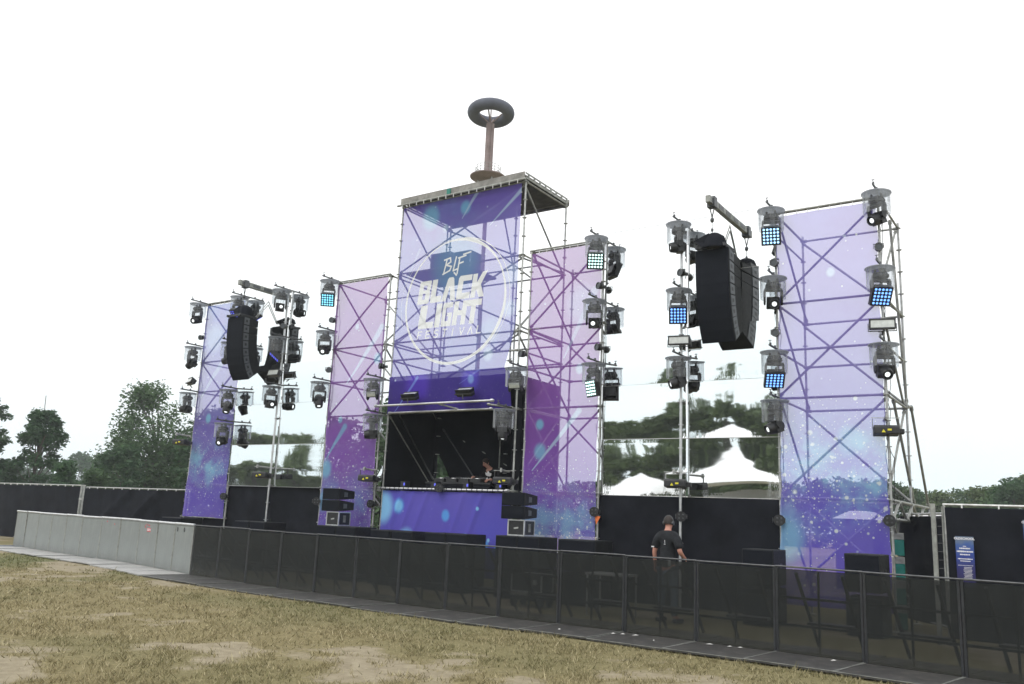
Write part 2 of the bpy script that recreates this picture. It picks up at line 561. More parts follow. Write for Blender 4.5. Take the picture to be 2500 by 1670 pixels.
CY = (0.28, 0.62, 0.92)
PALE = (0.55, 0.72, 0.98)
ALPHA = 0.62
M['print_outer'] = print_mat('outer_banner_print',
    [(0.0, (0.14, 0.09, 0.76)), (0.12, (0.16, 0.11, 0.72)), (0.30, (0.20, 0.17, 0.72)), (0.42, (0.28, 0.24, 0.68)), (0.6, (0.29, 0.25, 0.70)), (0.85, (0.27, 0.25, 0.72))],
    (0.25, 0.18, 0.62), ALPHA, (1.6, 4.2), 0.95, ((0.34, 0.66, 0.95), 1.0),
    [(1.1, 6.95, 0.10, 0.9, PALE), (1.35, 3.5, 0.30, .45, CY), (0.05, 1.6, 0.5, .8, CY)], (), seed=3.1, fleck_scale=5)
M['print_far'] = print_mat('far_banner_print',
    [(0.0, (0.20, 0.13, 0.74)), (0.2, (0.20, 0.14, 0.68)), (0.38, (0.22, 0.17, 0.62)), (0.6, (0.26, 0.24, 0.66)), (0.85, (0.20, 0.28, 0.72))],
    (0.24, 0.17, 0.60), ALPHA, (2.0, 4.1), 0.95, ((0.32, 0.64, 0.94), 0.95),
    [(0.75, 4.5, 0.16, .9, CY), (0.6, 7.2, 0.5, .5, PALE)], [(0.2, 5.2, 1.5, 6.8, 0.16, .5, PALE)], seed=11.3)
M['print_inner_right'] = print_mat('right_inner_banner_print',
    [(0.0, (0.15, 0.09, 0.74)), (0.14, (0.20, 0.11, 0.68)), (0.24, (0.28, 0.13, 0.60)), (0.4, (0.33, 0.13, 0.56)), (0.65, (0.33, 0.14, 0.50)), (0.85, (0.32, 0.14, 0.48))],
    (0.27, 0.12, 0.50), ALPHA, (0.4, 2.9), 0.95, ((0.30, 0.62, 0.94), 0.75),
    [(0.42, 4.0, .13, .9, CY), (0.45, 3.35, .20, .8, CY), (1.5, 6.9, .5, .35, PALE), (1.5, 5.3, .13, .8, PALE)],
    [(0.25, 2.9, 1.5, 4.3, .08, .85, PALE), (1.05, 5.6, 1.85, 7.2, .12, .45, PALE)], seed=5.7, fleck_scale=8)
M['print_inner_left'] = print_mat('left_inner_banner_print',
    [(0.0, (0.15, 0.09, 0.74)), (0.12, (0.22, 0.12, 0.66)), (0.24, (0.29, 0.14, 0.62)), (0.4, (0.32, 0.13, 0.58)), (0.65, (0.33, 0.15, 0.50)), (0.85, (0.33, 0.14, 0.48))],
    (0.29, 0.12, 0.50), ALPHA, (0.4, 3.2), 0.95, ((0.17, 0.46, 0.86), 0.5),
    [(1.82, 6.0, .17, .8, CY), (0.9, 7.0, .09, .8, PALE), (0.12, 2.9, .28, .9, CY), (0.1, 2.0, .3, .8, CY), (.55, 4.3, .1, .8, CY)],
    [(0.7, 5.35, 1.9, 6.9, .12, .7, PALE), (0.1, 3.2, .75, 4.1, .10, .7, CY)], seed=8.9)
M['print_centre'] = print_mat('centre_banner_print',
    [(0.5, (0.24, 0.20, 0.64)), (0.65, (0.25, 0.22, 0.66)), (0.8, (0.25, 0.24, 0.68)), (0.95, (0.24, 0.20, 0.64)), (1.0, (0.19, 0.14, 0.58))],
    (0.22, 0.30, 0.70), ALPHA, (5.4, 7.0), 0.05, None,
    [(2.02, 8.5, .95, .55, (0.18, 0.48, 0.72)), (1.05, 9.9, .36, .75, (0.24, 0.60, 0.84)), (2.25, 10.0, .20, .8, (0.22, .58, .88)), (3.85, 7.0, .24, .6, PALE), (3.3, 6.5, .35, .35, PALE), (3.25, 5.85, .18, .8, PALE), (3.9, 7.9, .3, .5, PALE), (1.6, 9.5, .12, .7, PALE)],
    [(3.1, 9.35, 4.1, 10.2, .07, .8, PALE), (2.15, 9.7, 2.6, 10.35, .07, .7, PALE), (.15, 7.9, .7, 9.0, .05, .4, PALE)], seed=14.2)
BLU = (0.12, 0.36, 0.80)
M['print_header'] = print_mat('booth_header_print',
    [(0.4, (0.10, 0.065, 0.38)), (0.55, (0.085, 0.06, 0.34))],
    (0.07, 0.05, 0.28), 0.93, (4.6, 5.2), 0.05, None,
    [(2.75, 5.2, .34, .55, (0.16, 0.13, 0.80)), (2.78, 5.2, .12, .9, (.30, .45, .95)), (1.0, 5.12, .5, .6, (0.15, 0.08, 0.72))],
    [(.25, 4.45, 1.0, 5.35, .05, .8, (.25, .35, .9)), (2.4, 5.1, 3.2, 5.5, .04, .5, (.25, .3, .85))], seed=2.2)
M['print_front'] = print_mat('booth_front_print',
    [(0.0, (0.10, 0.07, 0.46)), (0.1, (0.12, 0.10, 0.48)), (0.25, (0.14, 0.12, 0.50))],
    (0.10, 0.10, 0.50), 1.0, (0.2, 0.9), 0.1, None,
    [(.05, 1.9, .42, .85, CY), (.62, 1.95, .20, .9, BLU), (.62, 1.95, .15, .7, CY), (2.2, 1.75, .15, .95, BLU), (2.85, 1.2, .13, .95, BLU), (.95, 1.05, .33, .85, CY), (1.95, 1.05, .22, .9, CY), (3.2, 1.95, .05, .9, CY), (3.5, 1.1, .08, .9, BLU), (3.55, 1.2, .05, .9, CY)],
    [(3.6, .85, 4.0, 1.25, .06, .9, BLU)], seed=6.6, transl=0.1)


def cloth(name, x0, x1, z0, z1, y, mat, parent, nx=24, nz=40, amp=0.015, seed=0, skew=None, folds=None):
    """a hung cloth: gently rippled grid with UV in metres. skew(u,v)->(dx,dz)"""
    rg = random.Random(seed)
    ph = [rg.uniform(0, 6.28) for _ in range(6)]
    vs, uvs = [], []
    for j in range(nz + 1):
        for i in range(nx + 1):
            u, v = i / nx, j / nz
            x, z = x0 + (x1 - x0) * u, z0 + (z1 - z0) * v
            dx = dz = 0
            if skew: dx, dz = skew(u, v)
            dy = amp * (math.sin(x * 3.1 + z * .7 + ph[0]) * .5 + math.sin(z * 2.3 - x * 1.3 + ph[1]) * .5 + math.sin(x * 7 + z * 1.9 + ph[2]) * .25)
            if folds: dy += folds(x, z)
            vs.append((x + dx, y + dy, z + dz))
            uvs.append((x - x0, z))
    fs = [(j * (nx + 1) + i, j * (nx + 1) + i + 1, (j + 1) * (nx + 1) + i + 1, (j + 1) * (nx + 1) + i) for j in range(nz) for i in range(nx)]
    me = bpy.data.meshes.new(name)
    me.from_pydata(vs, [], fs)
    lay = me.uv_layers.new(name='UVMap')
    for p in me.polygons:
        p.use_smooth = True
        for li in p.loop_indices:
            lay.data[li].uv = uvs[me.loops[li].vertex_index]
    me.materials.append(mat)
    o = bpy.data.objects.new(name, me)
    return link(o, parent)


# ------------------------------------------------------------------ value noise shared by ground and grass
def vnoise(x, y, s, seed):
    x = np.asarray(x, float) / s
    y = np.asarray(y, float) / s
    xi, yi = np.floor(x).astype(np.int64), np.floor(y).astype(np.int64)
    xf, yf = x - xi, y - yi
    xf, yf = xf * xf * (3 - 2 * xf), yf * yf * (3 - 2 * yf)

    def h(a, b):
        n = (a * 374761393 + b * 668265263 + seed * 974711) & 0x7fffffff
        n = ((n ^ (n >> 13)) * 1274126177) & 0x7fffffff
        return ((n ^ (n >> 16)) & 0xffff) / 65535.0
    return (h(xi, yi) * (1 - xf) + h(xi + 1, yi) * xf) * (1 - yf) + (h(xi, yi + 1) * (1 - xf) + h(xi + 1, yi + 1) * xf) * yf


def cover(x, y):
    """0 = bare sand, 1 = closed dry turf"""
    a = vnoise(x, y, 3.4, 1) * .28 + vnoise(x + .6 * y, y, 1.15, 2) * .32 + vnoise(x, y, .45, 3) * .24 + vnoise(x, y, .19, 4) * .16
    return np.clip((a - 0.31) * 4.0, 0, 1)


def green(x, y):
    a = vnoise(x, y, 5.5, 5) * .55 + vnoise(x, y, 1.6, 6) * .45
    g = np.clip((a - 0.38) * 3.0, 0, 1)
    left = np.clip((9 - x) / 14, 0.35, 1)
    return g * left


def height(x, y):
    return (vnoise(x, y, 1.7, 8) - .5) * .05 + (vnoise(x, y, .5, 9) - .5) * .022


# ------------------------------------------------------------------ ground
def ground_material():
    t = NT('dry_field')
    pos = t.node('ShaderNodeTexCoord').outputs['Object']
    cv = t.node('ShaderNodeAttribute', attribute_name='cover').outputs['Fac']
    gr = t.node('ShaderNodeAttribute', attribute_name='green').outputs['Fac']
    sand = t.ramp(t.noise(pos, 5, 6, 0.7), [(0.3, (0.24, 0.205, 0.14)), (0.7, (0.40, 0.35, 0.25))])
    straw = t.ramp(t.noise(pos, 16, 6, 0.75), [(0.3, (0.15, 0.128, 0.07)), (0.55, (0.26, 0.223, 0.118)), (0.75, (0.37, 0.32, 0.185))])
    gcol = t.ramp(t.noise(pos, 20, 5, 0.7), [(0.3, (0.10, 0.11, 0.055)), (0.7, (0.21, 0.205, 0.105))])
    turf = t.mix(gr, straw, gcol)
    edge = t.math('ADD', cv, t.math('MULTIPLY_ADD', t.noise(pos, 11, 5, 0.75), 0.9, -0.45))
    c = t.mix(t.smooth(edge, 0.25, 0.62), sand, turf)
    hgt = t.math('ADD', t.noise(pos, 30, 6, 0.7), t.math('MULTIPLY', t.noise(pos, 90, 3, 0.7), 0.4))
    b = t.node('ShaderNodeBump', {'Strength': 0.7, 'Distance': 0.03, 'Height': hgt}).outputs[0]
    return t.done(t.principled(c, 0.95, 0, Normal=b, Specular_IOR_Level=0.1))


def ax(lo, hi, d, far):
    a = list(np.arange(lo, hi + 1e-6, d))
    s = d
    x = hi
    up_ = []
    while x < far:
        s *= 1.6
        x += s
        up_.append(x)
    s = d
    x = lo
    dn = []
    while x > -far:
        s *= 1.6
        x -= s
        dn.append(x)
    return np.array(dn[::-1] + a + up_)


gx, gy = ax(-26, 22, 0.22, 900), ax(-17, 2, 0.22, 900)
GX, GY = np.meshgrid(gx, gy)
mask = np.clip((-5.2 - GY) / 1.2, 0, 1) * np.clip((GY + 22) / 3, 0, 1)
GZ = height(GX, GY) * mask
gv = np.stack([GX, GY, GZ], -1).reshape(-1, 3)
nxg, nyg = len(gx), len(gy)
ii = (np.arange(nyg - 1)[:, None] * nxg + np.arange(nxg - 1)[None]).ravel()
gf = np.stack([ii, ii + 1, ii + 1 + nxg, ii + nxg], 1)
gme = bpy.data.meshes.new('ground')
gme.from_pydata(gv.tolist(), [], gf.tolist())
for nm, fn in (('cover', cover), ('green', green)):
    at = gme.attributes.new(nm, 'FLOAT', 'POINT')
    at.data.foreach_set('value', fn(gv[:, 0], gv[:, 1]).astype(np.float32))
gme.polygons.foreach_set('use_smooth', np.ones(len(gf), bool))
gme.materials.append(ground_material())
tag(link(bpy.data.objects.new('ground', gme)), kind='structure')

# ------------------------------------------------------------------ grass blades in front of the barriers
PL = [(-60, 6.0), (-18.2, -1.40), (-16.5, -1.77), (-14.5, -2.08), (-12.5, -2.40), (-10.5, -2.56), (-8.0, -2.92), (-4.95, -3.68), (-2.55, -3.98),
      (-0.2, -4.18), (2.3, -4.32), (4.8, -4.44), (7.2, -4.42), (9.62, -4.46), (10.9, -4.54), (12.2, -4.70), (13.5, -4.9), (14.8, -5.1), (40, -9)]


def barrier_y(x):
    return np.interp(x, [p[0] for p in PL], [p[1] for p in PL])


def grass_material():
    t = NT('dry_grass_blades')
    pos = t.node('ShaderNodeTexCoord').outputs['Object']
    rnd = t.node('ShaderNodeNewGeometry').outputs['Random Per Island']
    gr = t.node('ShaderNodeAttribute', attribute_name='green').outputs['Fac']
    dry = t.ramp(rnd, [(0.0, (0.16, 0.135, 0.075)), (0.35, (0.29, 0.25, 0.14)), (0.7, (0.42, 0.365, 0.22)), (1.0, (0.57, 0.50, 0.33))])
    grn = t.ramp(rnd, [(0.0, (0.07, 0.09, 0.035)), (0.5, (0.15, 0.165, 0.07)), (1.0, (0.30, 0.29, 0.15))])
    c = t.mix(gr, dry, grn)
    d = t.node('ShaderNodeBsdfDiffuse', {'Color': c}).outputs[0]
    tr = t.node('ShaderNodeBsdfTranslucent', {'Color': c}).outputs[0]
    return t.done(t.node('ShaderNodeMixShader', {0: 0.25, 1: d, 2: tr}).outputs[0])


def build_grass(n=330000):
    rs = np.random.RandomState(5)
    az = rs.uniform(-R(33), R(30), n)
    d = 7.2 * (46 / 7.2) ** (rs.uniform(0, 1, n) ** 1.25)
    fx, fy = -math.sin(YAW), math.cos(YAW)
    dx = fx * np.cos(az) + fy * np.sin(az)
    dy = fy * np.cos(az) - fx * np.sin(az)
    x, y = CAM_LOC.x + dx * d, CAM_LOC.y + dy * d
    tuft = vnoise(x, y, .22, 21) * .6 + vnoise(x, y, .09, 22) * .4
    keep = (y < barrier_y(x) - 1.24 - .0 * x) & (rs.uniform(0, 1, n) < np.clip(cover(x, y) * 1.15 - .03, 0.02, 1) * np.clip((tuft - .28) * 2.6, .06, 1))
    x, y, d, tuft = x[keep], y[keep], d[keep], tuft[keep]
    n = len(x)
    g = np.clip(green(x, y) * 1.1 + rs.normal(0, .16, n), 0, 1)
    z = height(x, y) * np.clip((-5.2 - y) / 1.2, 0, 1)
    hgt = rs.uniform(.016, .055, n) * (0.6 + tuft * 0.9) * np.where(rs.uniform(0, 1, n) < .03, 2.0, 1)
    w = rs.uniform(.0035, .008, n) * np.clip(d / 9, 1, 2.6)
    a = rs.uniform(0, 6.283, n)
    lean = rs.uniform(.2, 1.6, n) * hgt
    la = rs.uniform(0, 6.283, n)
    v = np.zeros((n, 3, 3))
    v[:, 0] = np.stack([x - np.cos(a) * w, y - np.sin(a) * w, z - .004], 1)
    v[:, 1] = np.stack([x + np.cos(a) * w, y + np.sin(a) * w, z - .004], 1)
    v[:, 2] = np.stack([x + np.cos(la) * lean, y + np.sin(la) * lean, z + hgt], 1)
    o = raw_mesh('grass', v.reshape(-1, 3), n, grass_material(), None, 3)
    at = o.data.attributes.new('green', 'FLOAT', 'POINT')
    at.data.foreach_set('value', np.repeat(g, 3).astype(np.float32))
    tag(o, 'short dry yellow and green grass growing over the sandy field', 'grass', kind='stuff')


build_grass()

# ------------------------------------------------------------------ scaffolding
E_IN, E_OUT = 2.117, 2.40        # centre posts, inner-tower posts
XI0, XI1 = 2.40, 4.47            # inner towers
XM = 6.54                        # foil masts
XO0, XO1 = 8.61, 10.68           # outer towers
YB = 2.07                        # rear posts
BASE = 0.05


def standard(parent, x, y, z1, z0=BASE, r=0.0245, mat=None, name='post'):
    b = MB()
    b.tube((x, y, z0), (x, y, z1), r, 10)
    b.box((x, y, z0 - .02), (.15, .15, .012))
    z = 0.4
    while z < z1 + .02:
        b.lathe((x, y, z), [(r, -.006), (.062, -.006), (.062, .006), (r, .006)], 8)
        z += 0.5
    return b.build(name, mat or M['galv'], parent, True)


def bar(parent, name, p, q, r=0.0245, mat=None):
    b = MB()
    b.tube(p, q, r, 8)
    d = (Vector(q) - Vector(p)).normalized()
    for e, s in ((p, 1), (q, -1)):                      # wedge heads
        c = Vector(e) + d * (.06 * s)
        b.tube(c - d * .035, c + d * .035, r * 1.5, 6)
    return b.build(name, mat or M['galv_dull'], parent, True)


def scaffold(name, label, x0, x1, levels, top, extra=()):
    t = thing(name, label, 'scaffold tower', ((x0 + x1) / 2, 0, 0))
    ox = (x0 + x1) / 2
    a, b = x0 - ox, x1 - ox
    for x in (a, b):
        for y in (0, YB):
            standard(t, x, y, top + (0.05 if y == 0 else 0.12))
    for z in levels:
        for y in (0, YB):
            bar(t, 'ledger', (a, y, z), (b, y, z))
        for x in (a, b):
            bar(t, 'ledger', (x, 0, z - .0), (x, YB, z - .0))
    main = [0.4, 2.4, 4.4, 6.4, 8.4, 10.4]
    main = [z for z in main if z <= top + .01]
    for k, (z0, z1) in enumerate(zip(main[:-1], main[1:])):
        if not (top > 9 and z0 < 4): bar(t, 'brace', (a, .05, z0 + .05), (b, .05, z1 - .05))
        bar(t, 'brace', (b, YB - .05, z0 + .05), (a, YB - .05, z1 - .05))
        bar(t, 'brace', (a + .05, YB, z0 + .05), (a + .05, 0, z1 - .05))
        bar(t, 'brace', (b - .05, 0, z0 + .05) if k % 2 else (b - .05, YB, z0 + .05), (b - .05, YB, z1 - .05) if k % 2 else (b - .05, 0, z1 - .05))
    return t


LV = [0.4, 2.4, 4.4, 5.4, 6.4, 8.4]
tw_R2 = scaffold('scaffold_tower', 'far right scaffold tower with rear struts behind the bluish banner', XO0, XO1, LV, 8.4)
tw_R1 = scaffold('scaffold_tower', 'scaffold tower behind the pink banner right of the logo tower', XI0, XI1, LV, 8.4)
tw_L1 = scaffold('scaffold_tower', 'scaffold tower behind the pink banner left of the logo tower', -XI1, -XI0, LV, 8.4)
tw_L2 = scaffold('scaffold_tower', 'far left scaffold tower behind the narrow blue banner', -XO1, -XO0, LV, 8.4)
tw_C = scaffold('scaffold_tower', 'tallest central scaffold tower carrying the plank roof and the logo banner', -E_IN, E_IN, [0.4, 2.4, 4.42, 5.9, 6.4, 8.4, 10.4], 10.45)
# two posts more inside the central tower and light lattice braces
for x in (-.75, .55):
    standard(tw_C, x, YB, 8.4, 5.9)
for x in (-1.2, 1.1):
    standard(tw_C, x, 1.1, 10.3, 5.9)
for (p, q) in (((-E_IN, YB, 8.4), (0, YB, 6.4)), ((E_IN, YB, 8.4), (0, YB, 6.4)), ((-E_IN, 1.0, 8.4), (E_IN, 1.0, 8.4)), ((-E_IN, 1.0, 6.4), (E_IN, 1.0, 6.4)),
               ((-1.2, 1.1, 10.3), (1.1, YB, 8.4)), ((-E_IN, 0.1, 6.4), (-E_IN, YB, 7.9)), ((0, YB, 10.4), (1.1, 1.1, 8.4))):
    bar(tw_C, 'brace', p, q, 0.022)
MB().box((-1.0, 1.0, 8.47), (2.1, 1.5, .06)).build('work_platform', M['ply_dark'], tw_C)
for (x, z, w, h, lab) in ((-1.28, 8.50, .72, .66, 'left black equipment case on the platform behind the logo banner'), (-.50, 8.50, .62, .60, 'right black equipment case on the platform behind the logo banner')):
    t = thing('equipment_case', lab, 'case', (x, 1.05, z), 0, 'cases behind the logo banner')
    MB().box((0, 0, h / 2), (w, .5, h)).build('case_body', M['black_plastic'], t, False, .01)
    b = MB()
    for sx in (-1, 1): b.box((sx * (w / 2 - .01), -.25, h / 2), (.03, .02, h))
    b.build('metal_edges', M['galv'], t)
# rear outrigger of the far right tower
ox = (XO0 + XO1) / 2
b_ = XO1 - ox
for (p, q, n) in (((b_, .65, 4.4), (b_, 2.4, 2.42), 'strut'), ((b_, 2.6, 4.5), (b_, 4.22, 2.42), 'strut'), ((b_, 1.15, 8.3), (b_, 2.1, 4.5), 'strut'),
                  ((b_, 0, 2.4), (b_, 4.3, 2.4), 'ledger'), ((b_, 0, 2.05), (b_, 4.3, 2.05), 'ledger'), ((b_, 2.07, 4.45), (b_, 2.65, 4.5), 'ledger'),
                  ((b_, .1, 2.05), (b_, .8, 2.4), 'brace'), ((b_, .8, 2.4), (b_, 1.5, 2.05), 'brace'), ((b_, 1.5, 2.05), (b_, 2.2, 2.4), 'brace'),
                  ((b_, 2.2, 2.4), (b_, 2.9, 2.05), 'brace'), ((b_, 2.9, 2.05), (b_, 3.6, 2.4), 'brace')):
    bar(tw_R2, n, p, q, .028)
for y in (4.25,):
    standard(tw_R2, b_, y, 2.4)
for t in (tw_L2, tw_R2):                                   # the small truss at the head of the outer towers
    a_ = -b_
    bar(t, 'ledger', (a_, YB, 7.92), (b_, YB, 7.92), .02) if t is tw_L2 else bar(t, 'ledger', (a_, YB, 7.92), (a_ + .0, 0, 7.92), .02)

# foil masts: twin alu pipes
for s, side in ((-1, 'left'), (1, 'right')):
    t = thing('lighting_mast', 'thin aluminium mast in front of the %s mirror foil' % side, 'mast', (s * XM, 0, 0))
    standard(t, -.02, -.12, 8.45, mat=M['alu'], r=.03)
    for z in (2.4, 4.4, 6.4, 8.4):
        bar(t, 'coupler', (-.12, -.06, z), (.06, -.06, z), .02)

# plank roof of the logo tower
roof = thing('plank_roof', 'grey plank roof deck on top of the logo tower', 'roof', (0, 0, 10.45))
for k in range(7):
    y = -.10 + k * .33
    MB().box((.02, y + .15, .09), (4.24, .315, .05)).build('plank', M['plank'], roof, False, .006)
MB().box((.02, -.12, .09), (4.26, .03, .18)).build('fascia_board', M['plank'], roof, False, .004)
MB().box((.02, YB + .10, .09), (4.26, .03, .18)).build('fascia_board', M['plank'], roof, False, .004)
for x in (-2.12, 2.16):
    b = MB()
    b.box((x, .98, .155), (.03, 2.12, .03))
    b.box((x, .98, .02), (.03, 2.12, .04))
    for k in range(8): b.box((x, .05 + k * .28, .09), (.03, .05, .1))
    b.build('ladder_beam', M['galv_dull'], roof)
MB().box((0, 1.02, .055), (4.16, 2.05, .02)).build('deck_underside', M['ply_dark'], roof)
MB().tube((-2.2, -.16, -.04), (2.2, -.16, -.04), .03, 10).build('front_pipe', M['galv_dull'], roof, True)
MB().box((-.35, -.145, .08), (.13, .02, .16)).build('clamp_box', M['teal'], roof)
b = MB()
for k in range(16): b.box((-2.0 + k * .265, -.18, -.09), (.012, .02, .09))
b.build('tie_straps', M['tape_white'], roof)

# ------------------------------------------------------------------ banners
def banner(label, x0, x1, z0, z1, mat, y=-.045, **kw):
    t = thing('mesh_banner', label, 'banner', (0, 0, 0))
    sk0 = kw.pop('skew', None)

    def sk(u, v):
        a_, b_ = sk0(u, v) if sk0 else (0, 0)
        e = .014 * (1 - math.cos(2 * math.pi * v * (z1 - z0) / .9))
        a_ += e * max(0, 1 - u * 8) - e * max(0, 1 - (1 - u) * 8)
        b_ -= .004 * (1 - math.cos(2 * math.pi * u * (x1 - x0) / .45)) * max(0, 1 - (1 - v) * 14)
        return a_, b_
    kw['skew'] = sk
    kw.setdefault('amp', .02)

    def fold(x, z):                     # slack creases running in from the ties
        return -.012 * math.exp(-((z - z1 + .15 + .12 * abs(math.sin(x * 3.5))) / .12) ** 2) + .010 * math.sin(z * 1.6 + x * 4) * math.exp(-((z - z0 - .6) / .9) ** 2)
    kw['folds'] = fold
    cloth('printed_mesh', x0, x1, z0, z1, y, M[mat], t, **kw)
    b = MB()
    b.tube((x0 - .05, y - .01, z1 + .075), (x1 + .05, y - .01, z1 + .075), .024, 8)
    b.build('top_pipe', M['galv_dull'], t, True)
    b = MB()
    n = int((x1 - x0) / .22)
    for k in range(n + 1):
        x = x0 + (x1 - x0) * k / n
        b.box((x, y - .012, z1 + .03), (.012, .018, .09))
    for k in range(int((z1 - z0) / .45)):
        for x in (x0 - .012, x1 + .012): b.box((x, y - .005, z1 - .2 - k * .45), (.035, .012, .012))
    b.build('tie_straps', M['tape_white'], t)
    return t


banner('bluish star print banner on the far right tower', XO0 + .02, XO1 - .02, .35, 8.32, 'print_outer', nx=20, nz=60, seed=1, skew=lambda u, v: (-.12 * (1 - u) * max(0, .3 - v) * 2, 0))
banner('narrow blue star print banner on the far left tower', -XO1 + .02, -XO0 - .02, 1.36, 8.34, 'print_far', nx=20, nz=60, seed=2)
banner('pink and purple star print banner right of the logo tower', XI0 + .03, XI1 - .02, .32, 8.36, 'print_inner_right', nx=20, nz=60, seed=3)
banner('pink and purple star print banner left of the logo tower', -XI1 + .02, -XI0 - .03, .32, 8.36, 'print_inner_left', nx=20, nz=60, seed=4)

# logo banner
CX0, CX1 = -2.05, 2.02
logo = thing('mesh_banner', 'tall pale blue festival logo banner on the central tower', 'banner', (0, 0, 0))
LOGO = []                        # (kind, polygon in x,z): printed shapes the cloth is divided along


def ring(cx, cz, rx, rz, w0, w1, a0, a1, n=40):
    """flat elliptical arc whose width grows from w0 to w1"""
    vs = []
    for k in range(n + 1):
        t_ = k / n
        a = R(a0 + (a1 - a0) * t_)
        w = w0 + (w1 - w0) * t_
        for s in (-.5, .5):
            w_ = w * .72
            vs.append((cx + (rx + s * w_) * math.cos(a), cz + (rz + s * w_) * math.sin(a)))
    for k in range(n): LOGO.append(('logo_ring', [vs[2 * k], vs[2 * k + 2], vs[2 * k + 3], vs[2 * k + 1]]))


ring(-.02, 7.40, 1.68, 1.71, .05, .13, -255, -25)
ring(-.02, 7.40, 1.68, 1.71, .13, .05, -25, 30)
ring(-.02, 7.40, 1.68, 1.71, .05, .15, 30, 70)
ring(-.02, 7.40, 1.68, 1.71, .15, .05, 70, 105)
ring(.08, 7.42, 1.72, 1.72, .012, .035, -60, 85)
ring(-.1, 7.43, 1.78, 1.70, .012, .012, 90, 200)

SH = 0.12


def letter_polys(ch):
    t = .33
    if ch == 'B': return [[(0, 0), (.36, 0), (.36, 1), (0, 1)], [(.36, .80), (1, .80), (1, .95), (.95, 1), (.36, 1)], [(.36, .46), (.95, .46), (.95, .60), (.36, .60)],
                          [(.66, .60), (1, .60), (1, .80), (.66, .80)], [(.60, .20), (1, .20), (1, .46), (.60, .46)], [(.36, 0), (.92, 0), (1, .08), (1, .20), (.36, .20)]]
    if ch == 'L': return [[(0, .08), (.06, 0), (.46, 0), (.46, 1), (0, 1)], [(.46, 0), (1, 0), (1, .27), (.46, .27)]]
    if ch == 'A': return [[(0, 0), (.34, 0), (.5, .62), (.66, 0), (1, 0), (.72, .93), (.64, 1), (.36, 1), (.28, .93)]]
    if ch == 'C': return [[(0, .07), (.06, 0), (.38, 0), (.38, 1), (.10, 1), (0, .9)], [(.38, 0), (1, 0), (1, .26), (.38, .26)], [(.38, .76), (1, .76), (1, 1), (.38, 1)]]
    if ch == 'K': return [[(0, 0), (.36, 0), (.36, 1), (0, 1)], [(.36, .36), (.66, 0), (1.06, 0), (.70, .52), (1.12, 1.08), (.72, 1.04), (.36, .62)]]
    if ch == 'I': return [[(0, 0), (1, 0), (1, 1), (0, 1)]]
    if ch == 'G': return [[(0, .07), (.06, 0), (.36, 0), (.36, 1), (.08, 1), (0, .92)], [(.36, 0), (1, 0), (1, .22), (.36, .22)], [(.36, .78), (1, .78), (1, 1), (.36, 1)],
                          [(.66, .22), (1, .22), (1, .56), (.52, .56), (.52, .42), (.66, .42)]]
    if ch == 'H': return [[(0, 0), (.36, 0), (.36, 1), (0, 1)], [(.66, 0), (1, 0), (1, 1), (.66, 1)], [(.36, .40), (.66, .40), (.66, .62), (.36, .62)]]
    if ch == 'T': return [[(0, .74), (1.1, .74), (1.1, 1), (0, 1)], [(.33, 0), (.70, 0), (.70, .74), (.33, .74)]]


def word(chars, name, zb, h):
    for ch, xa, xb in chars:
        for pl in letter_polys(ch):
            LOGO.append((name, [(xa + (xb - xa) * p[0] + SH * (p[1] - .5) * h, zb + p[1] * h) for p in pl]))


word([('B', -1.27, -.86), ('L', -.82, -.43), ('A', -.42, .06), ('C', .09, .53), ('K', .56, .98)], 'logo_lettering', 7.41, .65)
word([('L', -1.19, -.66), ('I', -.62, -.43), ('G', -.39, -.05), ('H', -.01, .42), ('T', .42, .84)], 'logo_lettering', 6.71, .65)
ST = {'F': [((0, 0), (0, 1)), ((0, 1), (.62, 1)), ((0, .52), (.55, .52))], 'E': [((0, 0), (0, 1)), ((0, 1), (.62, 1)), ((0, .52), (.55, .52)), ((0, 0), (.62, 0))],
      'S': [((.65, .88), (.5, 1)), ((.5, 1), (.15, 1)), ((.15, 1), (0, .85)), ((0, .85), (0, .65)), ((0, .65), (.65, .38)), ((.65, .38), (.65, .15)), ((.65, .15), (.5, 0)), ((.5, 0), (.1, 0)), ((.1, 0), (0, .12))],
      'T': [((0, 1), (.7, 1)), ((.35, 0), (.35, 1))], 'I': [((.3, 0), (.3, 1))], 'V': [((0, 1), (.35, 0)), ((.35, 0), (.7, 1))], '^': [((0, 0), (.35, 1)), ((.35, 1), (.7, 0))],
      'L': [((0, 0), (0, 1)), ((0, 0), (.6, 0))]}


def strokes_to_logo(strokes, name, w):
    for p, q in strokes:
        p, q = Vector(p), Vector(q)
        d = (q - p).normalized()
        n = Vector((-d.y, d.x)) * w * .5
        e = d * w * .4
        LOGO.append((name, [tuple(v) for v in (p - n - e, q - n + e, q + n + e, p + n - e)]))


fs_ = []
for k, ch in enumerate('FESTIV^L'):
    xa = -1.22 + k * .287
    for (p, q) in ST[ch]:
        fs_.append(((xa + p[0] * .20 + .03 * p[1], 6.44 + p[1] * .19), (xa + q[0] * .20 + .03 * q[1], 6.44 + q[1] * .19)))
strokes_to_logo(fs_, 'logo_lettering', .034)
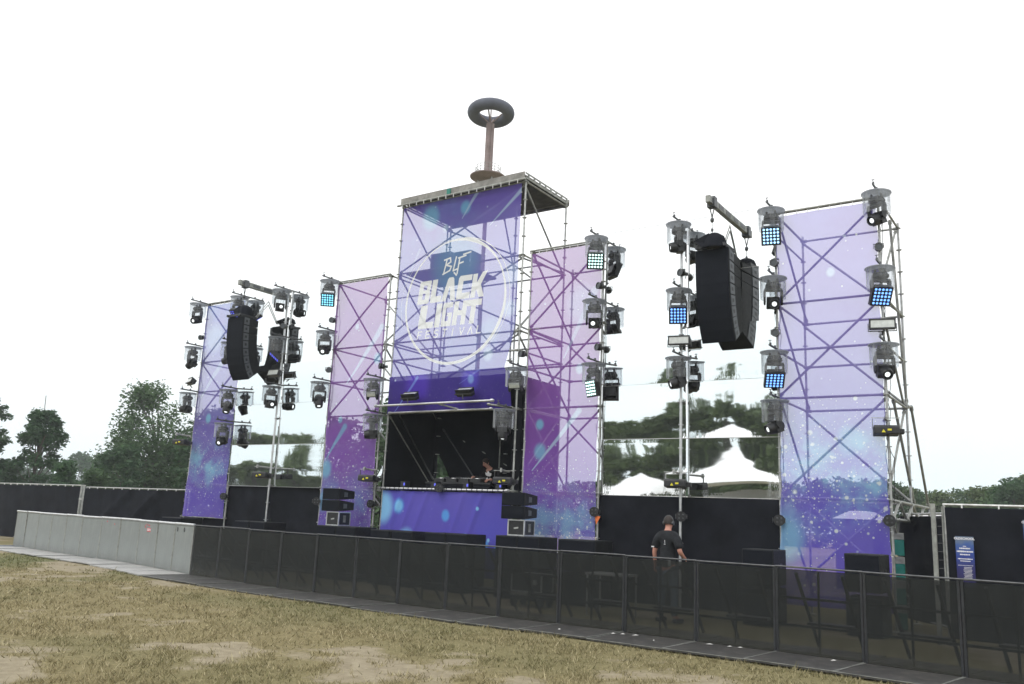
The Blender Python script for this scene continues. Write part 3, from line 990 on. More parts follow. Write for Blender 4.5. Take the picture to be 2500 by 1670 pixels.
# brushed monogram B L F above the name
bl = [((-.42, 8.22), (-.33, 8.60)), ((-.42, 8.58), (-.22, 8.62)), ((-.22, 8.62), (-.20, 8.50)), ((-.20, 8.50), (-.36, 8.43)), ((-.36, 8.43), (-.17, 8.37)), ((-.17, 8.37), (-.22, 8.26)),
      ((-.22, 8.26), (-.45, 8.18)), ((-.02, 8.62), (-.10, 8.24)), ((-.10, 8.24), (.06, 8.28)), ((.10, 8.58), (.04, 8.14)), ((.06, 8.58), (.30, 8.62)), ((.08, 8.42), (.22, 8.45)), ((.22, 8.66), (.46, 8.70)), ((-.06, 8.18), (.02, 8.10))]
strokes_to_logo(bl, 'logo_monogram', .045)

from mathutils.geometry import delaunay_2d_cdt


def logo_cloth():
    pts, faces = [], []

    def addf(poly):
        if sum(p[0] * q[1] - q[0] * p[1] for p, q in zip(poly, poly[1:] + poly[:1])) < 0: poly = poly[::-1]
        n = len(pts)
        pts.extend(Vector(p) for p in poly)
        faces.append(list(range(n, n + len(poly))))
    addf([(CX0, 5.42), (CX1 - .30, 5.42), (CX1 - .10, 6.1), (CX1, 6.6), (CX1, 10.36), (CX0, 10.36)])
    for _, poly in LOGO: addf(list(poly))
    for i in range(1, 20):
        for j in range(1, 28): pts.append(Vector((CX0 + .21 * i * .92, 5.42 + j * .176)))
    vo, _, fo, _, _, of = delaunay_2d_cdt(pts, [], faces, 0, 1e-5)
    groups = {}
    for f, o in zip(fo, of):
        if not o: continue
        k = max(o)
        groups.setdefault('printed_mesh' if k == 0 else LOGO[k - 1][0], []).append(f)

    def y(p): return -.05 + .006 * math.sin(p.x * 3.1 + p.y * .7) + .005 * math.sin(p.y * 2.3 - p.x * 1.3)
    for nm, fl in groups.items():
        used = sorted({i for f in fl for i in f})
        mp = {i: k for k, i in enumerate(used)}
        me = bpy.data.meshes.new(nm)
        me.from_pydata([(vo[i].x, y(vo[i]), vo[i].y) for i in used], [], [[mp[i] for i in f] for f in fl])
        lay = me.uv_layers.new(name='UVMap')
        for p in me.polygons:
            p.use_smooth = True
            for li in p.loop_indices:
                v = me.vertices[me.loops[li].vertex_index].co
                lay.data[li].uv = (v.x - CX0, v.z)
        me.materials.append(M['print_centre'] if nm == 'printed_mesh' else M['white_print'])
        link(bpy.data.objects.new(nm, me), logo)


logo_cloth()
b = MB()
for k in range(11):
    for x in (CX0 - .012, CX1 + .012): b.box((x, -.055, 10.1 - k * .35), (.035, .012, .012))
b.build('tie_straps', M['tape_white'], logo)

# ------------------------------------------------------------------ DJ booth
booth = thing('dj_booth', 'black DJ booth under the logo banner with purple printed front', 'dj booth', (0, 0, 0))


def fold_front(x, z):
    k = 0.0
    for c, s in ((-1.3, 1), (-.9, .8), (-.45, .9), (.75, .7), (1.3, 1.0)):
        d = (x - c) - (z - 2.4) * .38
        k += math.exp(-(d / .07) ** 2) * .035 * s * min(1, max(0, (z - .4) / 1.2))
    return -k


cloth('front_banner', -2.05, 2.10, .3, 2.34, -.075, M['print_front'], booth, nx=90, nz=30, amp=.02, seed=8, folds=fold_front)
cloth('header_banner', -2.08, 1.92, 4.40, 5.42, -.09, M['print_header'], booth, nx=40, nz=14, amp=.015, seed=9, skew=lambda u, v: (.12 * (1 - v) * u, 0.03 * u))
# interior of black cloth; the rear cloth is parted
zf = 1.72
b = MB()
b.box((0, 1.05, zf - .04), (4.1, 1.95, .06))
b.build('booth_floor', M['ply_dark'], booth)
cloth('side_cloth', 0, 1, 0, 1, 0, M['cloth_black'], booth, nx=2, nz=2, amp=0).data.transform(Matrix(((0, 0, 0, 2.06), (2.2, 0, 0, -.02), (0, 0, 3.55, 1.75), (0, 0, 0, 1))))
cloth('side_cloth', 0, 1, 0, 1, 0, M['cloth_black'], booth, nx=2, nz=2, amp=0).data.transform(Matrix(((0, 0, 0, -2.06), (2.2, 0, 0, -.02), (0, 0, 3.55, 1.75), (0, 0, 0, 1))))
def poly_cloth(name, pts, y, seed, parent, mat=None, res=26):
    """cloth with a free outline: left and right edge given as x(z) polylines"""
    zs = [p[2] for p in pts]
    vs, fs = [], []
    for j in range(res + 1):
        v = j / res
        z = zs[0] + (zs[-1] - zs[0]) * v
        xl = np.interp(z, zs, [p[0] for p in pts])
        xr = np.interp(z, zs, [p[1] for p in pts])
        for i in range(13):
            x = xl + (xr - xl) * i / 12
            vs.append((x, y + .05 * math.sin(x * 9 + seed + z) * (.4 + .6 * (1 - v)), z))
    for j in range(res):
        for i in range(12):
            fs.append((j * 13 + i, j * 13 + i + 1, (j + 1) * 13 + i + 1, (j + 1) * 13 + i))
    return MB().add(vs, fs).build(name, mat or M['cloth_black'], parent, True)
poly_cloth('rear_cloth', [(-1.22, 2.06, 1.75), (-1.34, 2.06, 2.7), (-1.93, 2.06, 3.55), (-2.04, 2.06, 4.1), (-2.05, 2.06, 5.3)], 1.98, 1.0, booth)
poly_cloth('rear_cloth', [(-2.07, -2.03, 1.75), (-2.07, -2.02, 2.7), (-2.07, -1.95, 3.55), (-2.07, -2.0, 5.3)], 2.0, 2.0, booth)
MB().box((0, 1.0, 5.29), (4.1, 2.1, .03)).build('ceiling_cloth', M['cloth_black'], booth)
bar(booth, 'brace', (-2.0, .25, 4.5), (-1.98, 1.93, 2.75), .022, M['steel_dark'])  # dark steel on both braces: the dim booth interior put into their colour
bar(booth, 'brace', (-1.7, 1.9, 4.2), (-.35, 1.86, 2.7), .020, M['steel_dark'])
bar(booth, 'post', (.42, 1.8, 5.2), (.42, 1.8, 2.6), .02)
bar(booth, 'front_rail', (-2.2, -.13, 2.40), (2.1, -.13, 2.40), .028, M['alu'])
bar(booth, 'front_rail', (-2.0, -.13, 4.42), (1.5, -.13, 4.42), .026, M['alu'])
bar(booth, 'lamp_pipe', (-2.35, -.32, 4.60), (1.66, -.32, 4.60), .03, M['alu'])
bar(booth, 'coupler', (1.3, -.1, 4.55), (2.1, -.1, 4.42), .025)
bar(booth, 'coupler', (-.1, -.32, 4.58), (.4, -.12, 4.44), .022)
for k in range(26): MB().box((-2.05 + k * .16, -.13, 2.40), (.014, .066, .066)).build('tie_strap', M['black'], booth)
# extra blackout next to the booth, between the doubled posts
for s in (-1, 1):
    MB().box((s * 2.26, .22, 1.55), (.24, .02, 2.9)).build('gap_cloth', M['cloth_black'], booth)
MB().box((2.26, .24, 3.7), (.24, .02, 2.2)).build('gap_cloth', M['cloth_black'], booth)
MB().box((-2.26, .24, 3.2), (.24, .02, .5)).build('gap_cloth', M['cloth_black'], booth)

# DJ table with decks on it
desk = thing('dj_table', 'black DJ table with a skirt inside the booth', 'table', (0, .75, zf))
MB().box((.05, 0, .87), (2.15, .62, .05)).build('table_top', M['black'], desk, False, .008)
MB().box((.05, -.29, .42), (2.10, .02, .84)).build('skirt', M['cloth_black'], desk)
for x in (-.95, 1.05):
    for y in (-.2, .26): MB().box((x, y, .42), (.05, .05, .84)).build('leg', M['black'], desk)
for i, (x, w) in enumerate(((-.62, .34), (-.2, .34), (.2, .32), (.58, .34))):
    if i == 2:
        t = thing('dj_mixer', 'flat black mixer between the players on the DJ table', 'mixer', (x, .70, zf + .897))
        MB().box((0, 0, .05), (w, .38, .10)).build('mixer_case', M['black_plastic'], t, False, .008)
        b = MB()
        for q in range(16): b.tube((-.12 + .08 * (q % 4), -.12 + .07 * (q // 4), .10), (-.12 + .08 * (q % 4), -.12 + .07 * (q // 4), .122), .012, 6)
        b.build('knobs', M['alu'], t)
    else:
        lab = ['leftmost black media player on the DJ table', 'second black media player from the left on the DJ table', '', 'black media player on the DJ table nearest the man'][i]
        t = thing('media_player', lab, 'media player', (x, .70, zf + .897), group='media players on the DJ table')
        MB().box((0, 0, .05), (w, .38, .10)).build('player_case', M['black_plastic'], t, False, .008)
        MB().lathe((0, -.03, .10), [(0, .012), (.11, .012), (.115, 0)], 20).build('jog_wheel', M['alu'], t, True)
        MB().box((0, .15, .125), (.20, .02, .06)).build('screen', M['black'], t)
for i, x in enumerate((-1.42, -.37, .68, 1.69)):
    lab = ['leftmost', 'second from left', 'third from left', 'rightmost'][i]
    t = thing('effect_machine', lab + ' small black effect box with blue display on the booth edge', 'effect machine', (x, .10, 2.30), group='effect boxes along the booth edge')
    MB().box((0, 0, .15), (.17, .22, .30)).build('case', M['black_plastic'], t, False, .01)
    MB().box((.06, -.1125, .22), (.05, .005, .07)).build('display', M['led_violet'], t)
    MB().box((0, 0, -.25), (.16, .2, .5)).build('stand', M['black'], t)

# ------------------------------------------------------------------ mirror foil and black cloth in the two gaps
ZB = [2.37, 3.63, 4.87, 6.10, 7.32, 8.62]
TILT = [0.45, 1.85, 3.05, 1.2, 0.0]                      # each strip leans a little further forward


def foil_band(parent, x0, x1, z0, z1, y, tilt, seed):
    nx, nz = 44, 16
    rg = random.Random(seed)
    ph = [rg.uniform(0, 6.28) for _ in range(5)]
    vs, ed = [], []
    for j in range(nz + 1):
        for i in range(nx + 1):
            u, v = i / nx, j / nz
            x, z = x0 + (x1 - x0) * u, z0 + (z1 - z0) * v
            dy = -(z - z0) * math.tan(R(tilt))
            dy += .0016 * math.sin(x * 2.2 + ph[0]) * math.sin(math.pi * v) + .0012 * math.sin(z * 5 + ph[1])
            vs.append((x, y + dy, z))
            e = max(math.exp(-min(u, 1 - u) * (x1 - x0) / .12), .8 * math.exp(-v * (z1 - z0) / .10), .7 * math.exp(-(1 - v) * (z1 - z0) / .05))
            ed.append(e)
    fs = [(j * (nx + 1) + i, j * (nx + 1) + i + 1, (j + 1) * (nx + 1) + i + 1, (j + 1) * (nx + 1) + i) for j in range(nz) for i in range(nx)]
    me = bpy.data.meshes.new('foil_strip')
    me.from_pydata(vs, [], fs)
    at = me.attributes.new('edge', 'FLOAT', 'POINT')
    at.data.foreach_set('value', np.array(ed, np.float32))
    me.polygons.foreach_set('use_smooth', np.ones(len(fs), bool))
    me.materials.append(M['foil'])
    return link(bpy.data.objects.new('foil_strip', me), parent)


for s, side in ((-1, 'left'), (1, 'right')):
    t = thing('mirror_foil_wall', 'mirror foil strips stretched between the two %s banners, reflecting trees' % side, 'foil wall', (0, 0, 0))
    a, m, c = (XI1 + .02, XM, XO0 - .02) if s > 0 else (-XO0 + .02, -XM, -XI1 - .02)
    fy = .085 if s > 0 else -.025
    for k in range(5):
        foil_band(t, a, m + .02, ZB[k], ZB[k + 1] - .012, fy, TILT[k] + (.12 if s > 0 else 0), 10 + k)
        foil_band(t, m + .06, c, ZB[k], ZB[k + 1] - .012, fy, TILT[k], 20 + k)
        MB().tube((a, fy + .01, ZB[k] + .0), (c, fy + .01, ZB[k]), .012, 6).build('hem_wire', M['alu'], t)
    MB().tube((a, fy, ZB[5]), (c, fy, ZB[5]), .006, 6).build('hem_wire', M['alu'], t)
    w = thing('stage_cloth', 'black stage cloth hung below the %s mirror foil' % side, 'cloth', (0, 0, 0))
    cloth('cloth_panel', a - .05, m - .01, .08, 2.36, .06, M['cloth_black'], w, nx=40, nz=10, amp=.03, seed=31)
    cloth('cloth_panel', m - .04, c + .05, .08, 2.36, .085, M['cloth_black'], w, nx=40, nz=10, amp=.03, seed=33)
t = thing('stage_cloth', 'black cloth strip under the narrow blue banner', 'cloth', (0, 0, 0))
cloth('cloth_panel', -XO1 - .1, -XO0 + .2, .1, 1.36, .05, M['cloth_black'], t, nx=20, nz=10, amp=.03, seed=35)
MB().box((-9.65, -.02, 1.36), (2.3, .05, .03)).build('top_rail', M['galv_dull'], t)


# ------------------------------------------------------------------ stage lamps
def outrigger(parent, y_post=.45):
    """short pipe from the post (towards +y) out over the lamp, with two hook clamps"""
    b = MB()
    b.tube((0, y_post, .10), (0, -.30, .10), .022, 8)
    for y in (-.24, .06): b.box((.0, y, .125), (.04, .03, .06))
    b.tube((0, -.26, .12), (0, -.26, .20), .008, 6)
    b.tube((-.03, -.26, .20), (.03, -.26, .20), .008, 6)
    return b.build('outrigger_pipe', M['steel_dark'], parent, True)


def yoke_shape():
    b = MB()
    b.box((0, 0, -.25), (.36, .13, .05))
    for s in (-1, 1):
        b.prism([(s * .155, -.07, -.26), (s * .155, .07, -.26), (s * .155, .055, -.52), (s * .155, .0, -.58), (s * .155, -.055, -.52)], (s * .035, 0, 0))
    return b


def lamp_proto(kind):
    t = thing('moving_head_light', None, 'stage light')
    outrigger(t)
    b = MB()
    b.lathe((0, 0, 0), [(.0, .030), (.10, .026), (.285, .004), (.287, -.012), (.278, -.016), (.10, .012), (0, .016)], 28)
    b.build('rain_lid', M['lid'], t, True)
    MB().lathe((0, 0, 0), [(.262, -.012), (.256, -.44)], 28).build('rain_dome', M['dome'], t, True)
    b = MB()
    for s in (-1, 1): b.box((s * .09, 0, -.05), (.035, .05, .07))
    b.box((0, 0, -.09), (.26, .06, .025))
    b.build('hook_clamps', M['steel_dark'], t)
    b = MB()
    b.lathe((0, 0, 0), [(0, -.10), (.13, -.105), (.165, -.14), (.165, -.19), (.12, -.225), (0, -.23)], 8)
    b.build('base', M['black_plastic'], t)
    y = yoke_shape().build('yoke', M['black_plastic'], t, False, .006)
    h = None
    if kind == 'spot':
        b = MB()
        b.lathe((0, 0, 0), [(0, .17), (.09, .165), (.125, .10), (.135, 0), (.125, -.08), (.105, -.19), (.098, -.20), (.085, -.195), (.08, -.17)], 16, axis=(0, 1, 0))
        b.box((0, .03, 0), (.25, .14, .25))
        h = b.build('head', M['black_plastic'], t, True, 0, (0, 0, -.53))
        MB().lathe((0, -.172, 0), [(0, -.012), (.036, -.008), (.050, 0)], 18, axis=(0, 1, 0)).build('lens', M['lens'], h, True)
    elif kind == 'matrix':
        b = MB()
        b.box((0, 0, 0), (.40, .11, .40))
        b.box((0, .08, 0), (.26, .09, .26))
        b.box((0, 0, .2), (.30, .14, .02))
        h = b.build('head', M['black_plastic'], t, False, .012, (0, -.02, -.56))
        b = MB()
        for i in range(5):
            for j in range(5):
                b.lathe((-.140 + .070 * i, -.056, -.140 + .070 * j), [(0, -.020), (.014, -.016), (.021, -.007), (.0235, 0)], 10, axis=(0, 1, 0))
        b.build('led_panel', M['led_blue'], h, True)
    elif kind == 'strobe':
        b = MB()
        b.box((0, 0, 0), (.34, .14, .17))
        h = b.build('head', M['black_plastic'], t, False, .012, (0, 0, -.40))
        MB().box((0, -.072, 0), (.30, .004, .12)).build('strobe_glass', M['frosted'], h)
    t.hide_render = False
    return t


PROTO = {k: lamp_proto(k) for k in ('spot', 'matrix', 'strobe')}
USED = set()


def place_lamp(kind, x, y, z, pan, tilt, label, rear=False, lit=None, size=1.0):
    if kind in USED: o = copy_tree(PROTO[kind])
    else:
        o = PROTO[kind]
        USED.add(kind)
    o.location = (x, y, z)
    o.scale = (size, size, size)
    o.rotation_euler = (0, 0, math.pi if rear else 0)
    tag(o, label, 'stage light', 'moving head lights in clear rain domes')
    for ch in o.children:
        nm = ch.name.split('.')[0]
        p = R(pan) + (math.pi if rear else 0)
        if nm == 'yoke' and kind != 'strobe': ch.rotation_euler = (0, 0, p)
        if nm == 'head':
            ch.rotation_euler = Euler((R(tilt), 0, p), 'XYZ')
            if lit:
                for g in ch.children:
                    g.data = g.data.copy()
                    g.data.materials.clear()
                    g.data.materials.append(M[lit])
    return o


FL = 'in a clear rain dome '
LAMPS = [
 # kind, x, y, z, pan, tilt, lit, rear, label
 ('spot', -10.68, -.39, 8.33, 10, 25, 'lens_lit', 0, 'lit spot head light ' + FL + 'topmost beside the narrow blue banner'),
 ('spot', -10.68, -.38, 6.85, -75, 40, None, 0, 'spot head light tilted sideways, second from the top left of the narrow blue banner'),
 ('spot', -10.68, -.37, 5.32, -60, 0, None, 0, 'spot head light held level left of the narrow blue banner, before the big tree'),
 ('matrix', -8.61, -.36, 8.35, 20, 50, 'led_violet', 0, 'dim violet panel light half hidden behind the left line array'),
 ('spot', -8.61, -.52, 6.81, -70, 20, None, 0, 'spot head light peeking out left of the left line array'),
 ('spot', -8.61, -.37, 5.32, 30, 70, None, 0, 'spot head light pointing down just below the left line array'),
 ('spot', -8.61, -.42, 4.26, 15, 30, 'lens_lit', 0, 'lit spot head light at the right edge of the narrow blue banner, lowest there'),
 ('spot', -6.54, -.41, 8.33, 60, 5, None, 0, 'level spot head light at the top of the left foil mast'),
 ('matrix', -6.54, -.38, 6.84, -40, 50, 'led_violet', 0, 'violet panel light tilted hard over on the left foil mast'),
 ('spot', -6.54, -.41, 5.33, 70, 8, None, 0, 'level spot head light in the lowest dome on the left foil mast'),
 ('matrix', -4.47, -.39, 8.38, 40, 28, 'led_cyan', 0, 'cyan panel light at the top left corner of the left pink banner'),
 ('spot', -4.47, -.37, 6.85, 30, 28, 'lens_lit', 0, 'lit spot head light at the left edge of the left pink banner, second from top'),
 ('spot', -4.47, -.40, 5.35, 60, 68, None, 0, 'spot head light pointing steeply down at the left edge of the left pink banner'),
 ('strobe', -2.40, -.38, 5.33, 0, 20, None, 0, 'clear box light in a dome left of the purple booth header'),
 ('spot', -2.40, -.30, 4.36, -50, 8, None, 0, 'level spot head light in a dome, upper left corner of the DJ booth opening'),
 ('strobe', 2.34, -.40, 5.34, 0, 20, None, 0, 'clear box light in a big dome right of the purple booth header'),
 ('spot', 2.06, -.44, 4.33, 20, 80, None, 0, 'spot head light in a big dome hanging in the upper right of the booth opening'),
 ('matrix', 4.47, -.39, 8.36, 32, 22, 'led_mint', 0, 'bright mint panel light at the top right corner of the right pink banner'),
 ('spot', 4.47, -.40, 6.82, 20, 15, 'lens_lit', 0, 'lit spot head light halfway up the right edge of the right pink banner'),
 ('matrix', 4.47, -.37, 5.32, -25, 12, 'led_mint', 0, 'mint panel light turned left, lowest on the right pink banner edge'),
 ('spot', 6.54, -.34, 8.39, -55, 8, None, 0, 'level spot head light at the top of the right foil mast'),
 ('matrix', 6.54, -.32, 6.86, 22, 30, 'led_blue', 0, 'blue panel light on the right foil mast beside the line array'),
 ('spot', 6.54, -.32, 5.33, -50, 20, None, 0, 'spot head light in the lowest dome on the right foil mast'),
 ('matrix', 8.61, -.29, 8.38, 15, 28, 'led_pale', 0, 'pale blue panel light at the top left corner of the far right banner'),
 ('spot', 8.61, -.24, 6.90, 25, 20, 'lens_lit', 0, 'lit spot head light, second from top on the left edge of the far right banner'),
 ('matrix', 8.61, -.24, 5.33, 25, 48, 'led_blue', 0, 'blue panel light tilted down at the left edge of the far right banner'),
 ('spot', 8.61, -.26, 4.32, -45, 22, None, 0, 'spot head light aimed left, lowest dome on the far right banner'),
 ('spot', 10.68, -.14, 8.44, -30, 25, None, 0, 'large spot head light at the top right corner of the far right banner'),
 ('matrix', 10.68, -.10, 6.89, 35, 32, 'led_blue', 0, 'deep blue panel light at the right edge of the far right banner'),
 ('spot', 10.68, -.08, 5.36, 30, 28, 'lens_lit', 0, 'lit spot head light at the right edge of the far right banner, under the strobe'),
]
for (k, x, y, z, pan, tilt, lit, rear, lab) in LAMPS:
    place_lamp(k, x, y, z, pan, tilt, lab, bool(rear), lit)


# small ring lamps clamped to the posts
def par_proto(ring=True):
    t = thing('par_lamp', None, 'spot lamp')
    MB().lathe((0, 0, 0), [(0, .10), (.045, .10), (.075, .05), (.082, -.05), (.078, -.055)], 16, axis=(0, 1, 0)).build('housing', M['black_plastic'], t, True)
    MB().lathe((0, -.05, 0), [(.062, 0), (.062, -.014), (.086, -.014), (.086, 0)], 18, axis=(0, 1, 0)).build('front_ring', M['steel_dark'], t, True)
    b = MB()
    b.lathe((0, -.05, 0), [(0, -.006), (.06, -.002), (.062, 0)], 16, axis=(0, 1, 0))
    b.build('lens', M['lens'] , t, True)
    b = MB()
    for s in (-1, 1): b.box((s * .095, .0, .02), (.008, .03, .10))
    b.box((0, 0, .07), (.20, .03, .008))
    b.tube((0, 0, .02), (0, .14, .02), .012, 6)
    b.box((0, .15, .0), (.06, .06, .07))
    b.build('bracket', M['steel_dark'], t)
    return t


def quad_proto():
    t = thing('four_lens_lamp', None, 'spot lamp')
    MB().lathe((0, 0, 0), [(0, .09), (.07, .09), (.105, .03), (.11, -.05), (0, -.05)], 18, axis=(0, 1, 0)).build('housing', M['black_plastic'], t, True)
    b = MB()
    for x in (-.04, .04):
        for z in (-.04, .04): b.lathe((x, -.051, z), [(0, -.012), (.015, -.010), (.021, 0)], 10, axis=(0, 1, 0))
    b.build('lenses', M['steel_dark'], t, True)
    b = MB()
    for s in (-1, 1): b.box((s * .118, .02, 0), (.010, .03, .10))
    b.box((0, .06, 0), (.25, .02, .03))
    b.tube((0, .06, 0), (0, .16, 0), .014, 6)
    b.build('bracket', M['steel_dark'], t)
    return t


def spread(proto, group, items):
    for i, (x, y, z, pan, tilt, lab) in enumerate(items):
        o = proto if i == 0 else copy_tree(proto)
        o.location = (x, y, z)
        o.rotation_euler = Euler((R(tilt), 0, R(pan)), 'XYZ')
        tag(o, lab, None, group)


spread(par_proto(), 'small round lamps clamped to the posts', [
 (-10.68, -.13, 7.24, 10, 10, 'small round lamp below the top left dome of the narrow blue banner'),
 (-8.61, -.12, 5.78, -40, 0, 'small round lamp under the left line array'),
 (-6.54, -.18, 7.25, 20, 0, 'small round lamp on the left foil mast'),
 (-4.47, -.15, 7.25, 10, 0, 'small round lamp under the cyan panel light'),
 (-4.47, -.13, 5.76, 60, 0, 'small round lamp above the lowest dome of the left pink banner'),
 (-2.40, -.12, 5.75, -30, 0, 'small round lamp between the left pink banner and the logo banner'),
 (2.30, -.12, 5.76, -20, 0, 'small round lamp between the logo banner and the right pink banner'),
 (4.47, -.16, 7.25, -25, 0, 'small round lamp under the bright mint panel light'),
 (4.47, -.16, 5.76, -25, 0, 'small round lamp above the mint panel light that is turned left'),
 (6.54, -.16, 7.31, -20, 0, 'small round lamp on the right foil mast between two domes'),
 (8.61, -.12, 7.27, 0, 0, 'small round lamp under the pale blue panel light'),
 (8.61, -.12, 5.76, 5, 0, 'small round lamp above the tilted blue panel light'),
 (10.68, -.12, 7.32, 15, 0, 'small round lamp under the large top right spot head'),
])
spread(quad_proto(), 'four-lens lamps along the stage foot', [
 (-8.61, -.12, 2.03, 20, 0, 'four lens lamp at the foot of the narrow blue banner'),
 (-4.47, -.15, 1.99, 40, 0, 'four lens lamp at the lower left of the left pink banner'),
 (-2.40, -.12, 1.97, 0, 0, 'four lens lamp at the lower left post of the DJ booth'),
 (0.0, -.22, 2.43, 25, 0, 'four lens lamp in the middle of the booth front rail'),
 (4.47, -.15, 1.98, 10, 0, 'four lens lamp above an orange rag at the right pink banner'),
 (6.54, -.13, 1.95, 20, 0, 'four lens lamp on black cloth beside the technician'),
 (8.61, -.12, 1.95, 25, 0, 'four lens lamp at the lower left edge of the far right banner'),
 (10.66, -.12, 2.02, 10, 0, 'four lens lamp at the lower right edge of the far right banner'),
])
tag(MB().prism([(4.48, -.16, 1.90), (4.62, -.16, 1.88), (4.52, -.16, 1.70)], (0, .012, 0)).build('orange_rag', M['orange']), 'small orange rag hanging under a lamp at the right pink banner', 'rag')


# strobes
def strobe_proto():
    t = thing('strobe_light', None, 'strobe')
    MB().prism([(-.24, -.09, -.10), (-.24, .09, -.07), (-.24, .09, .07), (-.24, -.09, .10)], (.48, 0, 0)).build('housing', M['black_plastic'], t, False, .008)
    MB().box((0, -.091, 0), (.42, .008, .15)).build('strobe_glass', M['frosted'], t)
    b = MB()
    b.box((0, -.10, .09), (.48, .02, .025))
    b.box((0, -.10, -.09), (.48, .02, .025))
    b.build('rim', M['black_plastic'], t)
    b = MB()
    for s in (-1, 1): b.box((s * .255, 0, -.04), (.012, .03, .14))
    b.box((0, 0, -.12), (.52, .03, .012))
    b.tube((0, 0, -.12), (0, .12, -.16), .016, 6)
    b.build('bracket', M['steel_dark'], t)
    return t


spread(strobe_proto(), 'rectangular strobes', [
 (-10.68, -.30, 5.71, -20, -25, 'rectangular strobe at the left edge of the narrow blue banner'),
 (-6.54, -.34, 5.74, 0, -15, 'rectangular strobe under the violet panel light'),
 (6.54, -.26, 5.72, 12, -5, 'rectangular strobe with pale glass on the right foil mast'),
 (10.68, -.12, 5.74, 15, -5, 'rectangular strobe with pale glass on the far right tower'),
 (-1.07, -.34, 4.80, 0, -62, 'left flat strobe standing on the pipe above the DJ booth'),
 (0.76, -.34, 4.83, 0, -62, 'right flat strobe standing on the pipe above the DJ booth'),
])


# black laser boxes hung on short pipes
def laser_proto():
    t = thing('laser_projector', None, 'laser')
    MB().prism([(-.22, -.20, -.07), (-.22, .20, -.09), (-.22, .20, .06), (-.22, -.17, .09), (-.22, -.20, .05)], (.44, 0, 0)).build('housing', M['black'], t, False, .01)
    MB().box((.26, .05, -.01), (.12, .18, .09)).build('side_box', M['black'], t, False, .01)
    b = MB()
    for s in (-1, 1): b.box((s * .23, -.02, .12), (.010, .03, .20))
    b.build('hanger', M['steel_dark'], t)
    b = MB()
    b.tube((0, -.34, .24), (0, .45, .24), .024, 8)
    b.box((0, -.3, .24), (.04, .04, .10))
    b.box((0, -.02, .24), (.5, .03, .012))
    b.build('hanging_pipe', M['galv'], t, True)
    b = MB()
    b.poly([(-.09, -.203, -.05), (-.02, -.203, -.05), (-.055, -.203, .01)])
    b.box((.05, -.2035, -.0), (.07, .004, .035))
    b.build('warning_stickers', M['yellow'], t)
    return t


spread(laser_proto(), 'black laser projectors', [
 (-10.68, -.40, 3.70, 20, 0, 'black laser box in front of the big tree, left of the narrow blue banner'),
 (-6.54, -.45, 2.68, 20, 0, 'black laser box on the left mast at the foot of the mirror foil'),
 (-2.40, -.30, 2.64, 20, 0, 'black laser box at the left post of the DJ booth'),
 (2.16, -.46, 2.62, 20, 0, 'black laser box with yellow stickers beside the DJ'),
 (6.54, -.42, 2.62, 15, 0, 'black laser box with yellow stickers on the right foil mast'),
 (10.68, -.20, 3.68, 15, 0, 'black laser box with yellow stickers on the far right tower'),
])


# loose cables dangling from the posts
def cable(pts, parent, r=.006):
    vs = []
    for k in range(len(pts) - 1):
        a, b = Vector(pts[k]), Vector(pts[k + 1])
        for q in range(5):
            u = q / 5
            vs.append(a.lerp(b, u) + Vector((0, 0, -.05 * math.sin(math.pi * u))))
    vs.append(Vector(pts[-1]))
    return MB().path(vs, r, 5).build('cable', M['cable'], parent, True)


rgc = random.Random(4)
for tw, x in ((tw_L2, -XO1), (tw_L1, -XI1), (tw_R1, XI1), (tw_R2, XO0), (tw_R2, XO1)):
    oxx = tw.location.x
    for _ in range(3):
        z = rgc.uniform(6.5, 8.2)
        p = []
        while z > 2.2:
            p.append((x - oxx + rgc.uniform(-.09, .09), rgc.uniform(-.02, .12), z))
            z -= rgc.uniform(.35, .9)
        cable(p, tw)


